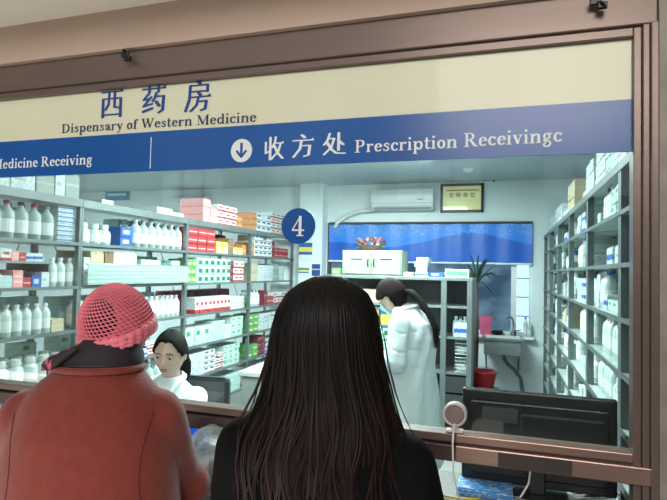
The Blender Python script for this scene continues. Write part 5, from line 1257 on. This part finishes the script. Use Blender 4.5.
for dv, rr, ph in ((.97, .010, 0), (1.03, .009, 1.2), (1.08, .007, 2.0)):
    pts = [hatpt(2 * PI * k / 90, dv + .012 * math.sin(k * 1.7 + ph), .002 * math.sin(k * 2.3)) for k in range(91)]
    tube(bm, pts, [rr * (1 + .25 * math.sin(k * 2.1 + ph)) for k in range(91)], 8)
obj('hat_brim', bm, M['pinkknit'], ht, True)
bm = bmesh.new(); p = hatpt(1.0, 1.08); tube(bm, [p, p + Vector((.002, .008, -.02)), p + Vector((.006, .006, -.045))], .0035, 6); tube(bm, [p, p + Vector((-.006, .008, -.016)), p + Vector((-.012, .006, -.03))], .003, 6); obj('yarn_tie', bm, M['pinkknit'], ht, True)

# ---- B: long haired woman in black, from behind
hB = Matrix.Translation((0, -.02, 1.475)) @ Matrix.Rotation(.03, 4, 'X')
armsB = [((-.17, 0, 1.235), (-.225, -.06, .99), (-.16, -.40, .92), (.1, -1, -.1)), ((.17, 0, 1.235), (.225, -.06, .99), (.16, -.40, .92), (-.1, -1, -.1))]
legsB = [((-.09, 0, .82), (-.095, -.01, .44), (-.09, .01, .08), (0, -1, 0)), ((.09, 0, .82), (.095, -.01, .44), (.09, .01, .08), (0, -1, 0))]
torB = [(0, 0, .74, .15, .11), (0, 0, .86, .165, .12), (0, 0, 1.0, .14, .10), (0, 0, 1.14, .155, .105), (0, 0, 1.23, .15, .09), (0, 0, 1.29, .08, .06), (0, -.01, 1.33, .05, .05)]
pB = person((-.35, 1.043, 0), PI, 'woman with very long dark wavy hair and black top standing with her back to us', torB, armsB, legsB, hB, ((0, .01, 1.27), (0, -.0, 1.40)))
face_parts(pB, hB)
bm = bmesh.new()
ell_loft(bm, [(0, 0, .70, .20, .15), (0, 0, .85, .195, .145), (0, 0, 1.0, .175, .125), (0, 0, 1.12, .185, .13), (0, 0, 1.20, .185, .12), (0, 0, 1.26, .165, .105), (0, 0, 1.30, .11, .085), (0, 0, 1.325, .078, .072)], 36)
for i, (sh, el, wr, hd) in enumerate(armsB):
    s = -1 if i == 0 else 1
    capsule(bm, (s * .10, 0, 1.235), (s * .165, 0, 1.225), .055, .064, 18); capsule(bm, (s * .168, 0, 1.222), el, .066, .056, 18); capsule(bm, el, Vector(wr) + Vector((0, .03, 0)), .055, .040, 16)
remesh('top', bm, M['black'], pB, .009, 6, noise_disp(.005, (5, 5, 4)))
trousers_shoes(pB, legsB)
# hair: profile half-widths by height, read for the back of the head and down the back
prof = [(1.592, .004), (1.588, .030), (1.575, .055), (1.553, .078), (1.52, .095), (1.47, .105), (1.41, .112), (1.35, .128), (1.31, .142), (1.27, .158), (1.22, .165), (1.15, .160), (1.05, .150), (.96, .120), (.90, .08)]
def hw(z):
    for (z0, w0), (z1, w1) in zip(prof, prof[1:]):
        if z <= z0 and z >= z1: t = (z0 - z) / (z0 - z1); return w0 + (w1 - w0) * t
    return prof[-1][1] if z < prof[-1][0] else .004
def hairpt(u, z, e=0):
    """u=-1..1 across the back (|u|>1 reaches round the sides to the face)"""
    fz = min(1, max(0, (1.46 - z) / .2))
    w = hw(z) + e + .008 * fz * noise.noise(Vector((u * 1.5, z * 11, 3))); th = (u + .03 * fz * math.sin(z * 17 + 2.2 * u)) * PI / 2
    d = .118 * min(1, hw(z) / .10) if z > 1.36 else .118 + (.138 - .118) * min(1, (1.36 - z) / .12)
    if z < 1.20: d += .0
    k = 1.0 if z > 1.36 else 1.0
    y = (d + e) * math.cos(th); 
    if abs(u) > 1: y = (d + e) * math.cos(th) * .9
    yc = -.02
    return Vector((w * math.sin(th) * (1 if abs(u) <= 1 else 1), y + yc, z))
def maxu(z): return 2.0 if z > 1.545 else (1.22 if z > 1.33 else 1.12)
bm = bmesh.new(); tone = bm.verts.layers.float.new('tone'); rows = []; NZ = 70; NUh = 96
for j in range(NZ + 1):
    z = 1.592 - (1.592 - .93) * (j / NZ) ** 1.15; mu = maxu(z); row = []
    for k in range(NUh + 1):
        u = -mu + 2 * mu * k / NUh; wv = .006 * math.sin(u * 21 + 9 * noise.noise(Vector((u * 2, z * 5, 0))) + 3 * math.sin(z * 22)) * min(1, max(0, (1.58 - z) / .25))
        v = bm.verts.new(hairpt(u, z, wv - .004)); v[tone] = .25; row.append(v)
    rows.append(row)
for a, b_ in zip(rows, rows[1:]):
    for k in range(NUh): bm.faces.new((a[k], a[k + 1], b_[k + 1], b_[k]))
random.seed(5)
for s in range(1500):
    u0 = random.uniform(-1.15, 1.15); ph = random.uniform(0, 1.6) + 7 * noise.noise(Vector((u0 * 3, 0, 2))); fr = 26 + 5 * noise.noise(Vector((u0 * 5, 1, 1))); amp = random.uniform(.3, 1)
    zt = 1.588 - abs(random.gauss(0, .05)) if random.random() < .7 else random.uniform(1.3, 1.55); zb = max(.90, random.gauss(1.0, .05)); n = 30
    e0 = random.uniform(.000, .006); pts = []; tn = random.random()
    fly = random.random() < .05
    for k in range(n + 1):
        z = zt + (zb - zt) * k / n; f = min(1, max(0, (1.56 - z) / .3)); lim = maxu(z) * .99
        u = u0 + f * amp * .06 * math.sin(z * fr + ph) + f * .10 * noise.noise(Vector((u0 * 4, z * 4, s * .01)))
        u = max(-lim, min(lim, u)); pts.append(hairpt(u, z, -.004 * max(0, 1 - (1.592 - z) / .03) + e0 * min(1, (1.592 - z) / .04) + (.022 * f if fly else 0) + f * .005 * math.sin(z * fr + ph + 1.5)))
    rd = .0016 * random.uniform(.6, 1.2); m3 = []
    for k, p in enumerate(pts):
        t = k / n; rr = rd * (1 if t < .8 else (1 - t) / .2 + .1); tv = Vector((1, 0, 0)) * math.cos(u0 * PI / 2) + Vector((0, -1, 0)) * math.sin(u0 * PI / 2); nv = Vector((tv.y, -tv.x, 0))
        if nv.dot(p - Vector((0, -.02, p.z))) < 0: nv = -nv
        a = bm.verts.new(p - tv * rr * 1.5); b_ = bm.verts.new(p + nv * rr); c = bm.verts.new(p + tv * rr * 1.5)
        for q in (a, b_, c): q[tone] = tn
        m3.append((a, b_, c))
    for a, b_ in zip(m3, m3[1:]):
        bm.faces.new((a[0], a[1], b_[1], b_[0])); bm.faces.new((a[1], a[2], b_[2], b_[1]))
obj('hair', bm, M['longhair'], pB, True)

# ---- C: standing pharmacist in white coat, side-on facing left
rzC = -1.80
hC = Matrix.Translation((0, -.135, 1.435)) @ Matrix.Rotation(-.15, 4, 'Z') @ Matrix.Rotation(.55, 4, 'X')
armsC = [((-.165, -.01, 1.29), (-.20, -.02, 1.05), (-.10, -.26, 1.03), (.1, -1, -.05)), ((.165, -.01, 1.29), (.215, .0, 1.06), (.11, -.25, 1.035), (-.1, -1, -.05))]
legsC = [((-.09, .01, .82), (-.10, .0, .45), (-.10, .02, .08), (0, -1, 0)), ((.09, .01, .82), (.10, .0, .45), (.10, .02, .08), (0, -1, 0))]
torC = [(0, 0, .74, .15, .11), (0, 0, .88, .16, .115), (0, 0, 1.02, .135, .10), (0, -.005, 1.17, .15, .105), (0, -.01, 1.29, .15, .09), (0, -.03, 1.35, .08, .06), (0, -.05, 1.38, .05, .05)]
pC = person((-.56, 3.38, 0), rzC, 'pharmacist in a long white coat and face mask bending over the workbench', torC, armsC, legsC, hC, ((0, -.03, 1.32), (0, -.10, 1.40)))
face_parts(pC, hC)
bm = bmesh.new()
ell_loft(bm, [(0, .01, .42, .235, .20), (0, .01, .60, .225, .185), (0, .01, .80, .215, .17), (0, .01, .95, .20, .155), (0, .01, 1.10, .19, .145), (0, .01, 1.20, .19, .14), (0, .0, 1.28, .175, .12), (0, -.015, 1.33, .135, .095), (0, -.035, 1.375, .078, .072)], 36)
for i, (sh, el, wr, hd) in enumerate(armsC):
    s = -1 if i == 0 else 1
    capsule(bm, (s * .10, -.01, 1.285), (s * .165, -.01, 1.28), .060, .068, 18); capsule(bm, (s * .166, -.01, 1.277), el, .070, .062, 18); capsule(bm, el, Vector(wr) + Vector((0, .02, 0)), .064, .046, 16)
def foldsC(c): return .013 * noise.noise(Vector((c.x * 9, c.y * 9, c.z * 3.5))) + .010 * noise.noise(Vector((c.x * 16, c.y * 16, c.z * 9 + c.x * 12))) - (.004 if abs(math.sin(c.z * 31 + c.y * 12 + c.x * 9)) < .14 and .95 < c.z < 1.25 and abs(c.x) > .13 else 0)
ctC = remesh('lab_coat', bm, M['coatwhite'], pC, .009, 4, foldsC)
bm = bmesh.new(); tube(bm, ringpath(0, -.035, 1.368, .080, .074, 0, .02, a0=-60, a1=240), [.012] * 41, 8); obj('collar', bm, M['coatwhite'], ctC, True)
trousers_shoes(pC, legsC)
hcC = hair_cap(pC, hC, M['hairbrown'], .016, .03, -.09)
bm = bmesh.new()
ell_loft(bm, [(.0, .165, 1.14, .010, .008), (0, .168, 1.19, .024, .014), (0, .160, 1.26, .030, .018), (0, .125, 1.33, .030, .020), (0, .075, 1.40, .032, .026), (0, .02, 1.455, .036, .034), (0, -.03, 1.49, .04, .04)], 20)
for v in bm.verts: v.co += Vector((v.co.x, v.co.y - .14, 0)).normalized() * .003 * math.sin(v.co.z * 12 + math.atan2(v.co.y - .14, v.co.x) * 9)
obj('ponytail', bm, M['hairblack'], pC, True)
bm = bmesh.new(); vs = bmesh.ops.create_uvsphere(bm, u_segments=48, v_segments=32, radius=1)['verts']
dl = []
for v in vs:
    n = v.co.copy(); a = abs(math.atan2(n.x, -n.y)); z = n.z * .115
    if not (-.10 < z < -.004 and a < 1.15): dl.append(v)
    else: v.co = hC @ (headpt(n, .007))
bmesh.ops.delete(bm, geom=dl, context='VERTS'); mk = obj('face_mask', bm, M['mask'], pC, True); sd = mk.modifiers.new('s', 'SOLIDIFY'); sd.thickness = .003
bm = bmesh.new()
for s in (-1, 1): tube(bm, [hC @ Vector((s * .066, -.045, -.02)), hC @ Vector((s * .082, -.01, .0)), hC @ Vector((s * .083, .02, .01))], .0015, 5)
obj('mask_strap', bm, M['mask'], mk)

# ---- D: seated pharmacist facing the counter
hD = Matrix.Translation((.015, -.05, 1.112)) @ Matrix.Rotation(.10, 4, 'Z') @ Matrix.Rotation(.05, 4, 'Y') @ Matrix.Rotation(.22, 4, 'X') @ Matrix.Scale(1.10, 4)
armsD = [((-.155, 0, .875), (-.20, -.14, .66), (-.10, -.34, .835), (.3, -1, -.05)), ((.155, 0, .875), (.20, -.14, .66), (.10, -.34, .835), (-.3, -1, -.05))]
armsD = [((-.155, 0, .875), (-.215, -.16, .80 - .12), (-.11, -.36, .825), (.3, -1, -.15)), ((.155, 0, .875), (.215, -.16, .80 - .12), (.11, -.36, .825), (-.3, -1, -.15))]
legsD = [((-.09, .0, .53), (-.11, -.40, .52), (-.11, -.38, .08), (0, -1, 0)), ((.09, .0, .53), (.11, -.40, .52), (.11, -.38, .08), (0, -1, 0))]
legsD = [((-.09, .06, .56), (-.11, -.25, .55), (-.11, -.14, .08), (0, -1, 0)), ((.09, .06, .56), (.11, -.25, .55), (.11, -.14, .08), (0, -1, 0))]
torD = [(0, .05, .49, .16, .12), (0, .05, .60, .155, .12), (0, .03, .70, .135, .10), (0, .01, .80, .15, .105), (0, 0, .88, .145, .09), (0, -.005, .935, .08, .06), (0, -.01, .965, .05, .05)]
pD = person((-1.81, 2.66, 0), .12, 'young pharmacist with black tied hair and white coat seated behind the counter', torD, armsD, legsD, hD, ((0, -.0, .90), (.01, -.03, 1.03)), .0055)
face_parts(pD, hD)
bm = bmesh.new()
ell_loft(bm, [(0, .05, .485, .20, .15), (0, .05, .60, .185, .145), (0, .03, .70, .175, .135), (0, .01, .80, .178, .13), (0, 0, .87, .172, .115), (0, -.002, .92, .13, .092), (0, -.006, .955, .085, .074), (0, -.01, .98, .066, .066)], 36)
for i, (sh, el, wr, hd) in enumerate(armsD):
    s = -1 if i == 0 else 1
    capsule(bm, (s * .09, 0, .875), (s * .152, 0, .867), .055, .062, 18); capsule(bm, (s * .153, 0, .865), el, .065, .057, 18); capsule(bm, el, Vector(wr) + Vector((0, .03, 0)), .056, .040, 16)
ctD = remesh('lab_coat', bm, M['coatwhite'], pD, .008, 4, noise_disp(.006, (9, 9, 6)))
bm = bmesh.new()
for s in (-1, 1):
    P4 = [Vector((s * .004, -.125, .855)), Vector((s * .035, -.105, .92)), Vector((s * .062, -.055, .972)), Vector((s * .064, .01, .99)), Vector((s * .03, .062, .995)), Vector((0, .068, .995))]
    Q4 = [p + Vector((s * .028, -.012, -.022)) for p in P4]; Q4[-1].x = 0; Q4[-1].y += .02; Q4[-2].y += .02
    a = [bm.verts.new(p) for p in P4]; b_ = [bm.verts.new(p) for p in Q4]
    for k in range(5): bm.faces.new((a[k], a[k + 1], b_[k + 1], b_[k]))
cl = obj('collar', bm, M['coatwhite'], ctD, True); sd = cl.modifiers.new('s', 'SOLIDIFY'); sd.thickness = .005
trousers_shoes(pD, legsD)
hair_cap(pD, hD, M['hairblack'], .012, .080, -.085)
bm = bmesh.new()
ell_loft(bm, [(.035, .105, .93, .018, .014), (.035, .105, .98, .032, .024), (.035, .095, 1.04, .036, .028), (.03, .08, 1.09, .03, .026)], 18); obj('ponytail', bm, M['hairblack'], pD, True)

# ------------------------------------------------------------------ boxes past the 300 that show largest become one mass
def thin_out(stem_, keep, mass_name, label):
    dg = bpy.context.evaluated_depsgraph_get(); dg.update()
    hide = {'glass_pane', 'cream_panel', 'blue_band', 'lettering', 'sheet', 'bag_film'}
    items = [o for o in SC.objects if o.type == 'MESH' and o.parent is None and o.name.split('.')[0] == stem_]
    sc_ = []
    for o in items:
        mw = o.matrix_world; bb = [mw @ Vector(c) for c in o.bound_box]; pr = []
        for p in bb:
            d = p - CAM; Z = d.dot(Fw); pr.append((333.5 + F * d.dot(Rt) / Z, 250 - F * d.dot(Up) / Z, Z))
        x0, x1, y0, y1 = min(p[0] for p in pr), max(p[0] for p in pr), min(p[1] for p in pr), max(p[1] for p in pr)
        x0, x1, y0, y1 = max(0, x0), min(667, x1), max(0, y0), min(500, y1)
        if x1 <= x0 or y1 <= y0: sc_.append((0, o)); continue
        hits = 0
        for fx in (.12, .35, .6, .85):
            for fy in (.15, .5, .85):
                d = ray(x0 + (x1 - x0) * fx, y0 + (y1 - y0) * fy).normalized(); org = CAM.copy()
                for hop in range(12):
                    ok, hp, nn, ix, ob, mm = SC.ray_cast(dg, org, d)
                    if not ok: break
                    st = ob.name.split('.')[0]
                    if st in hide or (ob.active_material and ob.active_material.name.startswith(('clear_', 'milky_', 'counter_glass'))) : org = hp + d * .002; continue
                    if ob.name == o.name: hits += 1
                    break
        sc_.append(((x1 - x0) * (y1 - y0) * hits / 12, o))
    sc_.sort(key=lambda t: -t[0])
    print(stem_, len(items), 'visible', sum(1 for s, o in sc_ if s > 0)); global DBG; DBG = globals().get('DBG', '') + '%s %d vis %d; ' % (stem_, len(items), sum(1 for s, o in sc_ if s > 0))
    rest = [o for s, o in sc_[keep:]]
    if not rest: return
    bm = bmesh.new(); mats = []
    for o in rest:
        me = o.data.copy(); me.transform(o.matrix_world); mt = o.data.materials[0]
        if mt not in mats: mats.append(mt)
        i0 = len(bm.faces); bm.from_mesh(me); bm.faces.ensure_lookup_table()
        for f in bm.faces[i0:]: f.material_index = mats.index(mt)
        bpy.data.meshes.remove(me)
    for o in rest: bpy.data.objects.remove(o)
    q = obj(mass_name, bm, mats); tag(q, label, 'boxes', kind='stuff')
bpy.context.view_layer.update()
thin_out('medicine_box', 296, 'small_box_stock', 'the many smaller medicine cartons filling the far and lower rack shelves')
